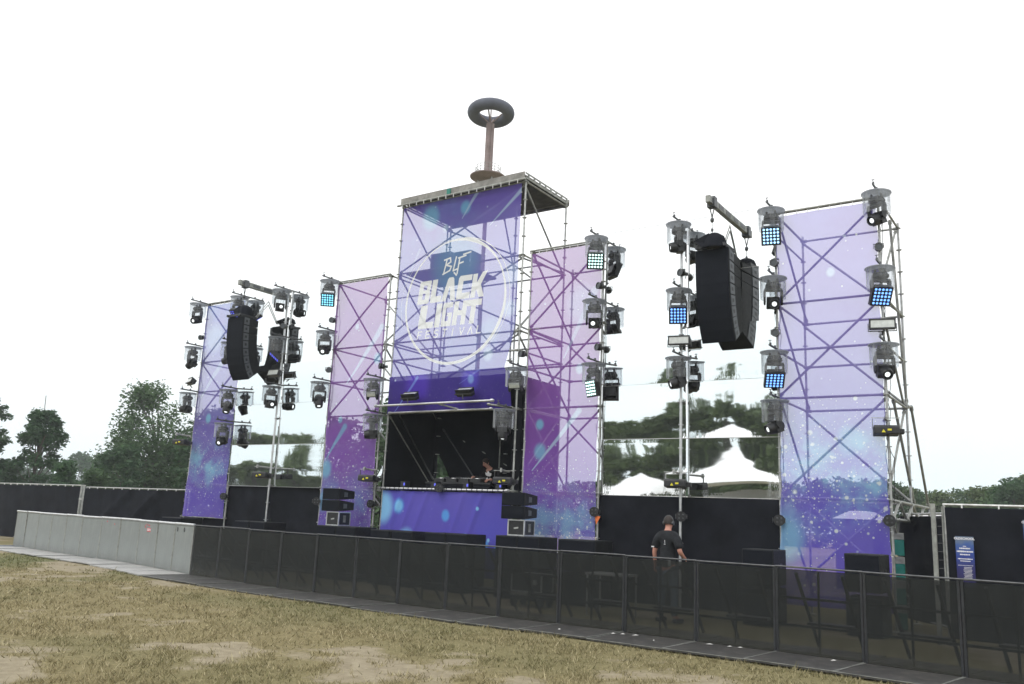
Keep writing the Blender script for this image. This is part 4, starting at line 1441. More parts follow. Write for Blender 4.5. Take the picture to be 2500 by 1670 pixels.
# ------------------------------------------------------------------ line arrays on their cantilever beams
def line_array(label, x, y, z, yaw, n, pitches, w=.70, d=.50, h=.255):
    t = thing('line_array', label, 'speaker array', (x, y, z), yaw, 'hung line arrays')
    # fly frame
    b = MB()
    for s in (-1, 1): b.box((s * w * .42, .2, .05), (.05, .62, .07))
    b.box((0, -.06, .05), (w * .9, .05, .07))
    b.box((0, .45, .05), (w * .9, .05, .07))
    b.build('fly_frame', M['black'], t)
    p = Vector((0, 0))           # (y,z) of the upper front edge
    ang = 0.0
    for k in range(n):
        ang += pitches[k]
        a = R(ang)
        dn = Vector((math.sin(a), -math.cos(a)))         # along the front face, downward and back
        bk = Vector((math.cos(a), math.sin(a)))          # into the cabinet
        tr = math.tan(R(1.6))
        def P2(f, g, taper=True):
            # f: depth fraction, g: height fraction
            dep = d * f
            gg = g * h
            if taper: gg = gg + (h * .5 - gg) * (2 * tr * dep / h)
            q = p + dn * gg + bk * dep
            return q
        prof = [P2(0, .0), P2(0, 1.0), P2(1, 1.0), P2(1, .0)]
        hw0, hw1 = w * .5, w * .40
        vs = []
        for s in (-1, 1):
            for i, q in enumerate(prof):
                hw = hw0 if i < 2 else hw1
                vs.append((s * hw, q.x, q.y))
        c = MB().add(vs, [(0, 1, 2, 3), (7, 6, 5, 4), (0, 4, 5, 1), (1, 5, 6, 2), (2, 6, 7, 3), (3, 7, 4, 0)]).build('cabinet', M['black_wood'], t, False, .003)
        g0, g1 = P2(0, .0) - bk * .006, P2(0, 1.0) - bk * .006
        MB().prism([(-hw0 + .004, g0.x, g0.y), (hw0 - .004, g0.x, g0.y), (hw0 - .004, g1.x, g1.y), (-hw0 + .004, g1.x, g1.y)], (0, -.012, 0)).build('grille', M['grille'], c)
        for s in (-1, 1):
            b = MB()
            def SP(f, g):
                q = P2(f, g)
                return (s * ((hw0 + (hw1 - hw0) * f) + .004), q.x, q.y)
            b.prism([SP(.06, .06), SP(.06, .94), SP(.40, .94), SP(.40, .06)], (s * .008, 0, 0))
            b.build('side_panel', M['grey_paint'], c)
            b = MB()
            b.prism([(q[0] + s * .009, q[1], q[2]) for q in (SP(.16, .34), SP(.16, .66), SP(.28, .66), SP(.28, .34))], (s * .004, 0, 0))
            b.build('handle_recess', M['black'], c)
        p = p + dn * (h + .0005)
    return t


PIT = [1, 1, 2, 3, 4, 6, 8, 10]
line_array('left hung line array, black curved column beside the narrow blue banner', -7.62, -1.15, 7.42, 0, 8, PIT, w=.72, d=.62, h=.245)
line_array('right hung line array, tall black column left of the far right banner', 7.54, -.92, 7.50, 0, 8, [1, 1, 2, 3, 4, 5, 6, 7], w=.72, d=.94, h=.25)
for s, side in ((-1, 'left'), (1, 'right')):
    x = s * 7.575
    t = thing('cantilever_beam', 'aluminium cantilever beam carrying the %s line array' % side, 'beam', (x, 0, 8.52))
    MB().box((0, -.28, 0), (.11, 1.9, .16)).build('beam_profile', M['galv_dull'], t, False, .012)
    b = MB()
    for q in range(4):
        yy = -1.0 + q * .42
        for ss in (-1, 1): b.box((ss * .058, yy, 0), (.006, .28, .10))
    b.build('beam_pockets', M['steel_dark'], t)
    for yy in (-.98,):
        MB().box((0, yy, -.01), (.18, .16, .24)).build('trolley', M['steel_dark'], t, False, .01)
        b = MB()
        b.tube((-.05, yy, -.12), (0, yy, -.34), .012, 6)
        b.tube((.05, yy, -.12), (0, yy, -.34), .012, 6)
        b.ball((0, yy, -.40), .045, 8, 6, (1, 1, 1.3))
        b.tube((0, yy, -.42), (0, yy, -1.05), .007, 5)
        b.ball((0, yy, -.62), .03, 8, 6, (1, 1, 1.4))
        b.build('hoist_chain', M['steel_dark'], t, True)
    standard(t, 0, .55, -.1, -8.45)
    bar(t, 'ledger', (-1.035, .55, -.12), (1.035, .55, -.12), .02)
    bar(t, 'brace', (0, .15, -.1), (0, -.5, -1.0), .012)
    bar(t, 'brace', (0, .25, -.1), (0, -.45, -1.0), .012)
    h = thing('chain_hoist', 'black chain hoist with bag on top of the %s line array' % side, 'hoist', (x + .02, -.90, 7.50))
    MB().add(*(lambda m: (m.v, m.f))(MB().lathe((0, 0, 0), [(0, .34), (.10, .335), (.20, .27), (.25, .14), (.27, .0)], 9))).build('chain_bag', M['cloth_black'], h, True)
    MB().prism([(-.42, -.12, .20), (-.05, -.20, .30), (.02, -.22, .05), (-.22, -.2, .02)], (0, .3, .02)).build('rain_flap', M['cloth_black'], h)
    MB().box((0, .02, .05), (.30, .22, .12)).build('motor', M['black'], h, False, .02)


# ------------------------------------------------------------------ subwoofers and front fills behind the barriers
def sub_proto(w, dp=.78, hh=.655):
    t = thing('subwoofer', None, 'subwoofer')
    MB().box((0, 0, hh / 2), (w, dp, hh)).build('cabinet', M['black_wood'], t, False, .012)
    MB().box((0, -dp / 2 - .006, hh / 2), (w - .04, .012, hh - .05)).build('grille', M['grille'], t, False, .004)
    b = MB()
    for s in (-1, 1): b.box((s * (w / 2 + .003), .05, hh * .55), (.006, .16, .08))
    b.build('handles', M['black_plastic'], t)
    return t


SUBS = [(-9.6, .95, 'left end under the narrow blue banner', 1.33), (-6.3, .62, 'at the left stage cloth, left one of its pair', 1.35), (-5.65, .62, 'at the left stage cloth, right one of its pair', 1.35),
        (-2.92, .70, 'under the left front fill, left one of its pair', 1.36), (-2.2, .70, 'under the left front fill, right one of its pair', 1.36),
        (-1.0, .68, 'left of the booth front middle, left one of its pair', 1.33), (-.30, .68, 'left of the booth front middle, right one of its pair', 1.33),
        (.75, .62, 'before the booth front, left one of its pair', 1.34), (1.38, .62, 'before the booth front, right one of its pair', 1.34),
        (2.80, .58, 'under the right front fill, left one of its pair', 1.37), (3.39, .58, 'under the right front fill, right one of its pair', 1.37),
        (4.62, .92, 'at the right edge of the right pink banner', 1.37), (8.52, .60, 'at the left foot of the far right banner', 1.39), (10.38, .60, 'at the right foot of the far right banner', 1.41)]
protos = {}
for (x, w, where, top) in SUBS:
    for lvl in (0, 1):
        if w not in protos:
            o = protos[w] = sub_proto(w)
        else: o = copy_tree(protos[w])
        o.location = (x, -.80, .02 + lvl * (top - .02 - .655))
        tag(o, ('upper ' if lvl else 'lower ') + 'black subwoofer ' + where, 'subwoofer', 'subwoofers along the stage front')


def fill_stack(x, top, side):
    t = thing('speaker_case', 'black flight case with white metal edges on the %s sub pair' % side, 'flight case', (x + .17, -.88, top + .004))
    w, d, h = .46, .44, .36
    MB().box((0, 0, h / 2), (w - .03, d - .03, h - .03)).build('case_body', M['black_plastic'], t)
    b = MB()
    e = .028
    for sx in (-1, 1):
        for sy in (-1, 1):
            b.box((sx * (w / 2 - e / 2), sy * (d / 2 - e / 2), h / 2), (e, e, h))
        for zz in (e / 2, h - e / 2): b.box((sx * (w / 2 - e / 2), 0, zz), (e, d - 2 * e, e))
    for sy in (-1, 1):
        for zz in (e / 2, h - e / 2): b.box((0, sy * (d / 2 - e / 2), zz), (w - 2 * e, e, e))
    b.build('metal_edges', M['alu'], t)
    MB().box((.0, -d / 2 + .008, h * .48), (.12, .006, .035), Matrix.Rotation(-.15, 3, 'Y')).build('name_plate', M['galv'], t)
    MB().box((w / 2 - .008, 0, h * .5), (.008, .09, .18)).build('handle_dish', M['galv_dull'], t)
    for k in range(2):
        z0 = top + .37 + k * .298
        s = thing('front_fill_speaker', ('lower' if k == 0 else 'upper') + ' black front fill speaker in the pair on the %s white edged case' % side, 'speaker', (x + .10, -.85, z0), group='front fill speakers')
        b = MB()
        b.prism([(-.32, -.30, .0), (.32, -.30, .0), (.32, .08, .015), (.24, .30, .05), (-.24, .30, .05), (-.32, .08, .015)], (0, 0, .01))
        vs = [(-.32, -.30, 0), (.32, -.30, 0), (.26, .32, .05), (-.26, .32, .05), (-.32, -.30, .295), (.32, -.30, .295), (.26, .32, .245), (-.26, .32, .245)]
        MB().add(vs, [(0, 3, 2, 1), (4, 5, 6, 7), (0, 1, 5, 4), (1, 2, 6, 5), (2, 3, 7, 6), (3, 0, 4, 7)]).build('cabinet', M['black_wood'], s, False, .008)
        MB().box((0, -.307, .148), (.60, .012, .27)).build('grille', M['grille'], s, False, .004)
        MB().prism([(.300, -.12, .08), (.300, -.12, .21), (.288, .02, .20), (.288, .02, .09)], (.012, 0, 0)).build('handle_recess', M['grey_paint'], s)


fill_stack(-2.98, 1.36, 'left')
fill_stack(2.82, 1.37, 'right')


# ------------------------------------------------------------------ crowd barriers
def barrier_proto(silver):
    t = thing('crowd_barrier', None, 'barrier')
    w, h = 1.235, 1.235
    fm = M['galv_dull'] if silver else M['black']
    sheet = 'perf_silver' if silver else 'perf_black'
    MB().box((0, 0, 0), (w - .06, .003, h - .07)).build('perforated_sheet', M[sheet], t, loc=(0, 0, .62))
    b = MB()
    for s in (-1, 1): b.box((s * (w / 2 - .019), .012, h / 2), (.034, .04, h))
    for z in (.05, .42, .80): b.box((0, .025, z), (w - .07, .03, .035))
    for s in (0,): b.box((s * .3, .028, h / 2), (.03, .03, h - .1))
    b.build('frame', fm, t, False, .004)
    b = MB()
    b.tube((-w / 2, -.004, h), (w / 2, -.004, h), .030 if silver else .014, 10)
    b.build('top_rail', M['alu'] if silver else M['steel_dark'], t, True)
    for s in (-1, 1):
        MB().tube((s * .33, .04, h - .08), (s * .33, .98, .06), .027, 8).build('rear_brace', fm, t, True)
    MB().box((0, .60, .42), (.66, .27, .035)).build('step', M['tread_black'] if not silver else M['tread_alu'], t, False, .004)
    b = MB()
    b.box((0, -.62, .025), (w - .012, 1.20, .022))
    b.build('floor_plate', M['tread_alu'] if silver else M['tread_black'], t)
    b = MB()
    for s in (-1, 1): b.box((s * (w / 2 - .012), -.62, .040), (.014, 1.18, .006))
    b.box((0, -1.215, .040), (w - .012, .014, .006))
    b.build('plate_edge', M['galv_dull'] if not silver else M['alu'], t)
    MB().box((0, .55, .025), (w - .012, 1.0, .022)).build('rear_plate', M['tread_alu'] if silver else M['tread_black'], t)
    return t


ORD = ['first', 'second', 'third', 'fourth', 'fifth', 'sixth', 'seventh', 'eighth', 'ninth', 'tenth', 'eleventh', 'twelfth', 'thirteenth', 'fourteenth', 'fifteenth', 'sixteenth', 'seventeenth']


def along(xs):
    """walk along the barrier line in steps of one panel; returns centres and headings"""
    out = []
    x0, y0 = xs, float(barrier_y(xs))
    return x0, y0


def run(start, direction, n, silver, proto, name_fn, gap=0.005):
    px, py = start, float(barrier_y(start))
    res = []
    L = 1.235 + gap
    for k in range(n):
        # find next x so that chord = L
        lo, hi = px, px + direction * 2
        for _ in range(40):
            m = (lo + hi) / 2
            if math.hypot(m - px, float(barrier_y(m)) - py) < L: lo = m
            else: hi = m
        qx, qy = lo, float(barrier_y(lo))
        a, b = ((px, py), (qx, qy)) if direction > 0 else ((qx, qy), (px, py))
        o = proto if k == 0 else copy_tree(proto)
        o.location = ((a[0] + b[0]) / 2, (a[1] + b[1]) / 2, 0)
        o.rotation_euler = (0, 0, math.atan2(b[1] - a[1], b[0] - a[0]))
        o.location.z = rgc.uniform(-.008, .010)
        o.rotation_euler = (rgc.uniform(-.010, .010), 0, o.rotation_euler[2] + rgc.uniform(-.008, .008))
        if not silver:
            for ch in o.children:
                if ch.name.startswith('perforated'): ch.rotation_euler = (0, 0, rgc.uniform(-.012, .012))
        tag(o, name_fn(k), 'barrier', 'silver crowd barriers' if silver else 'black crowd barriers')
        res.append(o)
        px, py = qx, qy
    return res


blacks = run(-4.97, 1, 16, False, barrier_proto(False), lambda k: 'black mesh crowd barrier, %s from the silver barriers' % ORD[k])
silvers = run(-5.0, -1, 11, True, barrier_proto(True), lambda k: 'silver crowd barrier, %s from the black barriers' % ORD[k])
# end of the silver run: a turned panel's darker reflection put into its colour
silvers[-1].children[0].data = silvers[-1].children[0].data.copy()
silvers[-1].children[0].data.materials[0] = perforated('darkened_silver_sheet', (0.16, 0.17, 0.19), 0.85, 0.2, 0.3)


def font_mesh(txt, size, name, mat, parent, loc, rot=(R(90), 0, 0), bold=0.0):
    c = bpy.data.curves.new(name, 'FONT')
    c.body = txt
    c.size = size
    c.align_x = 'CENTER'
    c.offset = bold
    c.resolution_u = 2
    o = bpy.data.objects.new(name, c)
    COL.objects.link(o)
    dg = bpy.context.evaluated_depsgraph_get()
    me = bpy.data.meshes.new_from_object(o.evaluated_get(dg))
    bpy.data.objects.remove(o)
    me.materials.clear()
    me.materials.append(mat)
    q = bpy.data.objects.new(name, me)
    q.location, q.rotation_euler = loc, rot
    return link(q, parent)


# stickers and marks on the silver barriers
s3 = silvers[2]
MB().box((.05, -.006, 1.00), (.24, .004, .10)).build('red_sticker', M['red'], s3)
font_mesh('ODF 8', .085, 'sticker_lettering', M['white_print_solid'], s3, (.05, -.0095, .972), bold=.004)
rgs = random.Random(12)
for sidx, n in ((2, 5), (4, 2)):
    b = MB()
    for k in range(n): b.box((rgs.uniform(-.28, .3), -.005, rgs.uniform(1.06, 1.16)), (.05, .002, .03), Matrix.Rotation(rgs.uniform(-1, 1), 3, 'Y'))
    b.build('paint_marks', M['red'], silvers[sidx])
b = MB()
for c, q in ((.0, .055), (-.45, .055)):
    for k in range(4):
        a0, a1 = k * math.pi / 2, (k + 1) * math.pi / 2
        p0 = Vector((c + .035 * math.sin(a0), 1.09 + q * math.cos(a0)))
        p1 = Vector((c + .035 * math.sin(a1), 1.09 + q * math.cos(a1)))
        b.tube((p0.x, -.006, p0.y), (p1.x, -.006, p1.y), .008, 4)
b.build('black_marks', M['black'], silvers[0])

# scraps of paper on the floor plates
for k, (x, dy, a, w) in enumerate(((7.55, -.35, .2, .12), (7.42, -.42, .9, .08), (7.75, -.30, .4, .14), (8.95, -.25, .1, .16), (9.25, -.22, .2, .10), (9.4, -.2, -.2, .12), (10.75, -.25, .5, .10), (6.6, -.7, 1.0, .05), (8.2, -.6, .3, .04))):
    o = MB().add([(-w / 2, -.02, 0), (w / 2, -.03, .008), (w / 2, .03, .002), (0, .02, .016), (-w / 2, .03, 0)], [(0, 1, 3), (1, 2, 3), (0, 3, 4)]).build('paper_scrap', M['paper'])
    o.location = (x, float(barrier_y(x)) + dy, .046)
    o.rotation_euler = (0, 0, a)
    o.scale = (.75, .6, 1)
    tag(o, 'scrap of white paper lying on the black barrier floor plates', 'litter', 'paper scraps on the floor plates')

# things seen through the perforated barriers
t = thing('work_table', 'low table with pale metal legs seen through the barriers beside the technician', 'table', (6.0, -2.2, 0))
MB().box((0, 0, .78), (.86, .6, .04)).build('table_top', M['galv'], t, False, .005)
for x in (-.39, .39):
    for y in (-.26, .26): MB().box((x, y, .38), (.03, .03, .76)).build('leg', M['alu'], t)
t = thing('flight_case', 'low black flight case with silver edges seen through the barriers', 'flight case', (4.12, -2.1, .30))
MB().box((0, 0, .18), (.70, .42, .34)).build('case_body', M['black_plastic'], t)
b = MB()
for z in (.01, .35):
    for y in (-.215, .215): b.box((0, y, z), (.74, .03, .03))
for x in (-.36, .36):
    for y in (-.215, .215): b.box((x, y, .18), (.03, .03, .34))
b.build('metal_edges', M['alu'], t)
MB().box((.2, -.217, .2), (.10, .008, .10)).build('latch', M['galv'], t)
t2 = thing('equipment_dolly', 'low wooden dolly under the silver edged flight case', 'dolly', (4.12, -2.1, 0))
MB().box((0, 0, .25), (.8, .5, .06)).build('board', M['plank'], t2)
for x in (-.32, .32):
    for y in (-.18, .18): MB().tube((x - .02, y, .11), (x + .02, y, .11), .11, 12).build('wheel', M['black'], t2)


# ------------------------------------------------------------------ site fences
def fence(label, p, q, h, posts, seed, brace=()):
    p, q = Vector(p), Vector(q)
    L = (q - p).length
    t = thing('site_fence', label, 'fence', (p.x, p.y, 0), math.atan2(q.y - p.y, q.x - p.x))

    def fold(x, z):
        k = 0
        for (c, m, s) in brace:
            d = (x - c) - (h - z) * m
            k += math.exp(-(d / .16) ** 2) * s
        return k
    cloth('black_cloth', .03, L - .03, .12, h - .045, 0, M['cloth_black'], t, nx=max(30, int(L * 9)), nz=12, amp=.035, seed=seed, folds=fold)
    MB().tube((0, .03, h), (L, .03, h), .022, 8).build('top_tube', M['galv'], t, True)
    MB().tube((0, .03, .15), (L, .03, .15), .02, 8).build('bottom_tube', M['galv'], t, True)
    for x in posts:
        MB().tube((x, .03, .0), (x, .03, h), .022, 8).build('post', M['galv'], t, True)
    b = MB()
    for k in range(int(L / .55)):
        b.box((.3 + k * .55, -.01, h - .03), (.02, .03, .05))
    b.build('tie_straps', M['tape_white'], t)
    return t


fence('black clothed site fence behind the far end of the silver barriers', (-32, .9, 0), (-17.75, .55, 0), 2.26, (.02, 3.5, 7.0, 10.5, 14.2), 41)
fence('black clothed site fence between the pale post pair and the narrow blue banner', (-17.5, .5, 0), (-10.95, .32, 0), 2.20, (.02, 3.3, 6.5), 42, ((3.2, -1.6, -.10), (5.0, -1.5, -.12)))
b = MB()
t = thing('fence_post_pair', 'pale galvanised post pair joining the two left site fences', 'fence post', (-17.62, .5, 0))
for x in (-.10, .10): MB().tube((x, -.03, 0), (x, -.03, 2.28), .034, 8).build('post', M['galv'], t, True)
for z in (.7, 1.75): MB().box((0, -.04, z), (.26, .05, .06)).build('clamp', M['galv'], t)
fr = fence('black clothed site fence with blue posters at the right edge', (11.68, -1.0, 0), (19.0, -1.3, 0), 2.31, (.02, 3.5, 7.0), 43)
fence('short black clothed fence between the far right banner and the grey post', (10.45, 2.25, 0), (11.75, .2, 0), 2.20, (), 44, ((.2, -.5, -.08), (.5, -.7, -.06)))
t = thing('gate_post', 'broad grey steel post with rungs left of the postered fence', 'post', (11.55, -1.0, 0))
MB().box((-.02, .0, 1.16), (.07, .07, 2.32)).build('post', M['galv_dull'], t, False, .006)
MB().tube((.12, 0, 0), (.12, 0, 2.28), .014, 8).build('rail', M['galv_dull'], t, True)
b = MB()
for k in range(16): b.tube((0, 0, .12 + k * .14), (.12, 0, .12 + k * .14), .004, 5)
b.build('rungs', M['steel_dark'], t)


# blue posters
def poster_mat():
    t = NT('blue_poster_print')
    pos = t.node('ShaderNodeTexCoord').outputs['Object']
    z = t.node('ShaderNodeSeparateXYZ', {0: pos}).outputs[2]
    c = t.ramp(t.math('ADD', t.math('MULTIPLY_ADD', z, 1.2, 1.0), t.math('MULTIPLY_ADD', t.noise(pos, 7, 3), .3, -.15)),
               [(0.0, (0.02, 0.014, 0.06)), (0.35, (0.025, 0.025, 0.13)), (0.62, (0.03, 0.06, 0.28)), (0.85, (0.05, 0.11, 0.33)), (0.93, (0.12, 0.17, 0.27))])
    return t.done(t.principled(c, 0.35))


pm = poster_mat()
for i, (x, ztop, lab) in enumerate(((12.0, 1.79, 'blue festival poster on the black fence, fully in view'), (13.0, 2.09, 'blue festival poster cut off by the right picture edge'))):
    w, h = .27, .82
    t = thing('poster', lab, 'poster', (x, -1.13 - (x - 11.7) * .041, ztop), 0, 'posters on the black fence')
    MB().box((0, 0, -h / 2), (w, .006, h)).build('sheet', pm, t)
    font_mesh('OLDSCHOOL', .050, 'poster_lettering', M['white_print_solid'], t, (.0, -.006, -.052), bold=.002)
    b = MB()
    # the small lines of the poster, too small to read in the photograph
    rg = random.Random(3 + i)
    for (zz, ww, hh) in ((-.16, .05, .014), (-.195, .16, .024), (-.245, .24, .026), (-.295, .15, .020), (-.365, .22, .018), (-.40, .15, .016), (-.47, .22, .008)):
        xx = -ww / 2
        while xx < ww / 2 - .004:
            lw = min(rg.uniform(.008, .02), ww / 2 - xx)
            b.box((xx + lw / 2, -.0045, zz), (lw, .002, hh * rg.uniform(.75, 1)))
            xx += lw + .004
    for k in range(11): b.box((.03 + rg.uniform(-.006, .006), -.0045, -.50 - k * .021), (rg.uniform(.10, .15), .002, .006))
    b.build('small_print', M['galv'] if False else M['white_print_solid'], t)

# green crates beside the far right tower
for k in range(4):
    t = thing('crate', ['lowest', 'second', 'third', 'topmost'][k] + ' green crate of the stack beside the far right tower foot', 'crate', (10.63, .75, .03 + k * .45), R(12), 'green crates in a stack')
    MB().box((0, 0, .15), (.20, .34, .30)).build('crate_body', M['teal'], t, False, .01)
    MB().box((0, 0, .365), (.205, .345, .125)).build('grey_band', M['galv_dull'], t, False, .004)

# white tent roofs just behind the far right tower
for (x, w, lab) in ((7.25, 1.25, 'small white tent roof showing faintly through the far right banner'), (9.25, 1.5, 'small white tent roof showing between the far right tower and the fence')):
    t = thing('backstage_tent', lab, 'tent', (x, 12, 0), 0, 'white tents backstage')
    h = w / 2
    MB().add([(-h, 0, 2.22), (h, 0, 2.22), (h, 3, 2.22), (-h, 3, 2.22), (-h * .4, .8, 2.5), (h * .4, .8, 2.5), (h * .4, 2.2, 2.5), (-h * .4, 2.2, 2.5)],
             [(0, 1, 5, 4), (1, 2, 6, 5), (2, 3, 7, 6), (3, 0, 4, 7), (4, 5, 6, 7)]).build('roof', M['tent_pale'], t)
    MB().box((0, 1.5, 1.1), (w - .1, 2.8, 2.2)).build('wall', M['tent_dark'], t)


# ------------------------------------------------------------------ people
def skin_mesh(name, nodes, edges, mat, parent=None, sub=2, root=0):
    """nodes: list of ((x,y,z), radius or (rx,ry)); grown with a Skin modifier and smoothed"""
    me = bpy.data.meshes.new(name)
    me.from_pydata([n[0] for n in nodes], edges, [])
    o = bpy.data.objects.new(name, me)
    COL.objects.link(o)
    m = o.modifiers.new('skin', 'SKIN')
    m.use_smooth_shade = True
    m.branch_smoothing = .4
    if not me.skin_vertices: me.skin_vertices.new()
    for i, n in enumerate(nodes):
        r = n[1] if isinstance(n[1], (tuple, list)) else (n[1], n[1])
        me.skin_vertices[0].data[i].radius = r
        me.skin_vertices[0].data[i].use_root = (i == root)
    s = o.modifiers.new('sub', 'SUBSURF')
    s.levels = s.render_levels = sub
    dg = bpy.context.evaluated_depsgraph_get()
    new = bpy.data.meshes.new_from_object(o.evaluated_get(dg))
    bpy.data.objects.remove(o)
    new.materials.clear()
    new.materials.append(mat)
    for p in new.polygons: p.use_smooth = True
    q = bpy.data.objects.new(name, new)
    return link(q, parent)


def add_hand(nodes, edges, wrist_i, wrist, d, side, curl, k=1.0):
    """palm, four unequal fingers with a bend each and a thumb from the side of the palm. d: hand direction, side: thumb direction, curl: bend direction"""
    d, side, curl = Vector(d).normalized(), Vector(side).normalized(), Vector(curl).normalized()
    w = Vector(wrist)
    pi = len(nodes)
    palm = w + d * .055 * k
    nodes.append((tuple(palm), (.030 * k, .020 * k)))
    edges.append((wrist_i, pi))
    for j, (off, ln) in enumerate(((.030, .072), (.010, .080), (-.010, .075), (-.029, .058))):
        a = palm + d * .035 * k + side * off * k
        b = a + (d * .8 + curl * .35).normalized() * ln * .5 * k
        c = b + (d * .45 + curl * .8).normalized() * ln * .5 * k
        n = len(nodes)
        nodes += [(tuple(a), .0095 * k), (tuple(b), .0088 * k), (tuple(c), .0072 * k)]
        edges += [(pi, n), (n, n + 1), (n + 1, n + 2)]
    a = w + d * .035 * k + side * .034 * k
    b = a + (d * .7 + side * .6 + curl * .2).normalized() * .035 * k
    c = b + (d * .9 + curl * .4).normalized() * .028 * k
    n = len(nodes)
    nodes += [(tuple(a), .012 * k), (tuple(b), .010 * k), (tuple(c), .008 * k)]
    edges += [(pi, n), (n, n + 1), (n + 1, n + 2)]


def head_nodes(nodes, edges, neck_i, c, fwd, upv):
    """skull, jaw, nose from the neck node; c = head centre"""
    c, f, u = Vector(c), Vector(fwd).normalized(), Vector(upv).normalized()
    n = len(nodes)
    nodes += [(tuple(c - u * .055 + f * .012), .066), (tuple(c + u * .01 - f * .004), (.077, .088)), (tuple(c + u * .062 - f * .012), (.072, .083)), (tuple(c + u * .10 - f * .016), .045)]
    edges += [(neck_i, n), (n, n + 1), (n + 1, n + 2), (n + 2, n + 3)]


def head_details(parent, c, fwd, upv, skin, hair, full=False):
    c, f, u = Vector(c), Vector(fwd).normalized(), Vector(upv).normalized()
    s = f.cross(u).normalized()
    rot = Matrix((s, f, u)).transposed()
    b = MB()
    b.prism([tuple(c + f * .086 + s * -.012 - u * .025), tuple(c + f * .086 + s * .012 - u * .025), tuple(c + f * .080 + u * .020)], tuple(f * .026))
    for q in (-1, 1):
        b.ball(c + s * (.083 * q) - f * .012 - u * .005, .030, 8, 6, (.45, .6, 1))
    b.build('nose_and_ears', skin, parent, True)
    b = MB()
    for q in (-1, 1): b.ball(c + f * .080 + s * (.031 * q) + u * .018, .011, 8, 6)
    b.build('eyes', M['black_plastic'], parent, True)
    b = MB()
    b.box(c + f * .083 - u * .052, (.042, .008, .008), rot)
    b.build('mouth', M['orange'] if False else M['red'], parent)
    # hair cap over the upper and rear skull
    vs, fs = [], []
    n, m = 20, 10
    for i in range(m + 1):
        t = R(115) * i / m
        for k in range(n):
            a = 2 * math.pi * k / n
            ca, sa = math.cos(a), math.sin(a)
            tt = t * (1.0 if ca < .1 else 1 - .50 * max(0, ca))      # higher hairline over the face
            rr = 1.0 + .03 * math.sin(7 * a + 3 * t) + (.05 if full else 0)
            p = c + u * .012 - f * .006 + (f * math.sin(tt) * ca * .103 + s * math.sin(tt) * sa * .087 + u * math.cos(tt) * .112) * rr
            vs.append(p)
    fs = [(i * n + k, (i + 1) * n + k, (i + 1) * n + (k + 1) % n, i * n + (k + 1) % n) for i in range(m) for k in range(n)]
    MB().add(vs, fs).build('hair', hair, parent, True)


# technician in the pit, seen from behind
tech = thing('person', 'man in black t-shirt and jeans seen from behind, wearing ear defenders', 'person', (7.16, -2.2, .02), R(-6))
tech.scale = (1.045, 1.045, 1.045)
N = [((0, 0, .98), (.115, .080)), ((0, .0, 1.14), (.142, .10)), ((0, .0, 1.36), (.165, .108)), ((0, -.01, 1.50), (.105, .085)), ((0, 0, 1.585), .058),
     ((-.18, -.01, 1.465), .054), ((-.250, -.04, 1.20), .044), ((-.275, .03, .965), .030),
     ((.18, -.01, 1.465), .054), ((.275, -.05, 1.20), .044), ((.23, .17, 1.105), .031),
     ((-.095, 0, .90), (.070, .072)), ((-.125, .03, .50), .055), ((-.14, -.02, .09), .042), ((-.16, .13, .035), (.042, .030)),
     ((.095, 0, .90), (.070, .072)), ((.125, .03, .50), .055), ((.15, -.02, .09), .042), ((.18, .13, .035), (.042, .030))]
Eg = [(0, 1), (1, 2), (2, 3), (3, 4), (2, 5), (5, 6), (6, 7), (2, 8), (8, 9), (9, 10), (0, 11), (11, 12), (12, 13), (13, 14), (0, 15), (15, 16), (16, 17), (17, 18)]
N2, E2 = list(N), [e for e in Eg if e not in ((2, 5), (2, 8))] + [(3, 5), (3, 8)]
head_nodes(N2, E2, 4, (0, .035, 1.71), (0, 1, -.12), (0, .12, 1))
add_hand(N2, E2, 7, N[7][0], (-.05, .18, -1), (.2, 1, .1), (1, .1, 0))
add_hand(N2, E2, 10, N[10][0], (-.25, 1, -.1), (-.5, -.1, .8), (-.3, .1, -1))
skin_mesh('body', N2, E2, M['skin'], tech)
head_details(tech, (0, .035, 1.71), (0, 1, -.12), (0, .12, 1), M['skin'], M['hair'])
G = .014
T = [((0, 0, .88), (.176, .135)), ((0, .0, 1.14), (.166, .126)), ((0, .0, 1.36), (.194, .140)), ((0, -.014, 1.475), .135), ((0, -.006, 1.575), .072),
     ((-.185, -.01, 1.47), .108), ((-.244, -.036, 1.235), (.080, .078)), ((.185, -.01, 1.47), .108), ((.264, -.042, 1.235), (.080, .078))]
skin_mesh('t_shirt', T, [(0, 1), (1, 2), (2, 3), (3, 4), (3, 5), (5, 6), (3, 7), (7, 8)], M['shirt'], tech)
J = [((0, 0, 1.0), (.178, .138)), ((-.095, 0, .88), (.102, .108)), ((-.125, .03, .50), .076), ((-.14, -.02, .08), (.066, .066)), ((.095, 0, .88), (.102, .108)), ((.125, .03, .50), .076), ((.15, -.02, .08), (.066, .066))]
skin_mesh('jeans', J, [(0, 1), (1, 2), (2, 3), (0, 4), (4, 5), (5, 6)], M['jeans'], tech)
b = MB()
for s in (-1, 1): b.lathe((s * .086, .02, 1.70), [(0, .022), (.034, .020), (.038, 0), (.030, -.012), (0, -.012)], 12, axis=(s, 0, 0))
pr = None
pts = [(.10 * math.sin(a), .018, 1.70 + .135 * math.cos(a)) for a in np.linspace(-1.45, 1.45, 14)]
b.path(pts, .009, 6)
b.build('ear_defenders', M['steel_dark'], tech, True)
b = MB()
b.box((-.240, -.118, 1.275), (.055, .006, .020))
b.box((.015, -.136, 1.375), (.007, .004, .05), Matrix.Rotation(-.1, 3, 'Y'))
b.box((.015, -.138, 1.33), (.030, .004, .010))
b.build('shirt_print', M['white_print_solid'], tech)
b = MB()
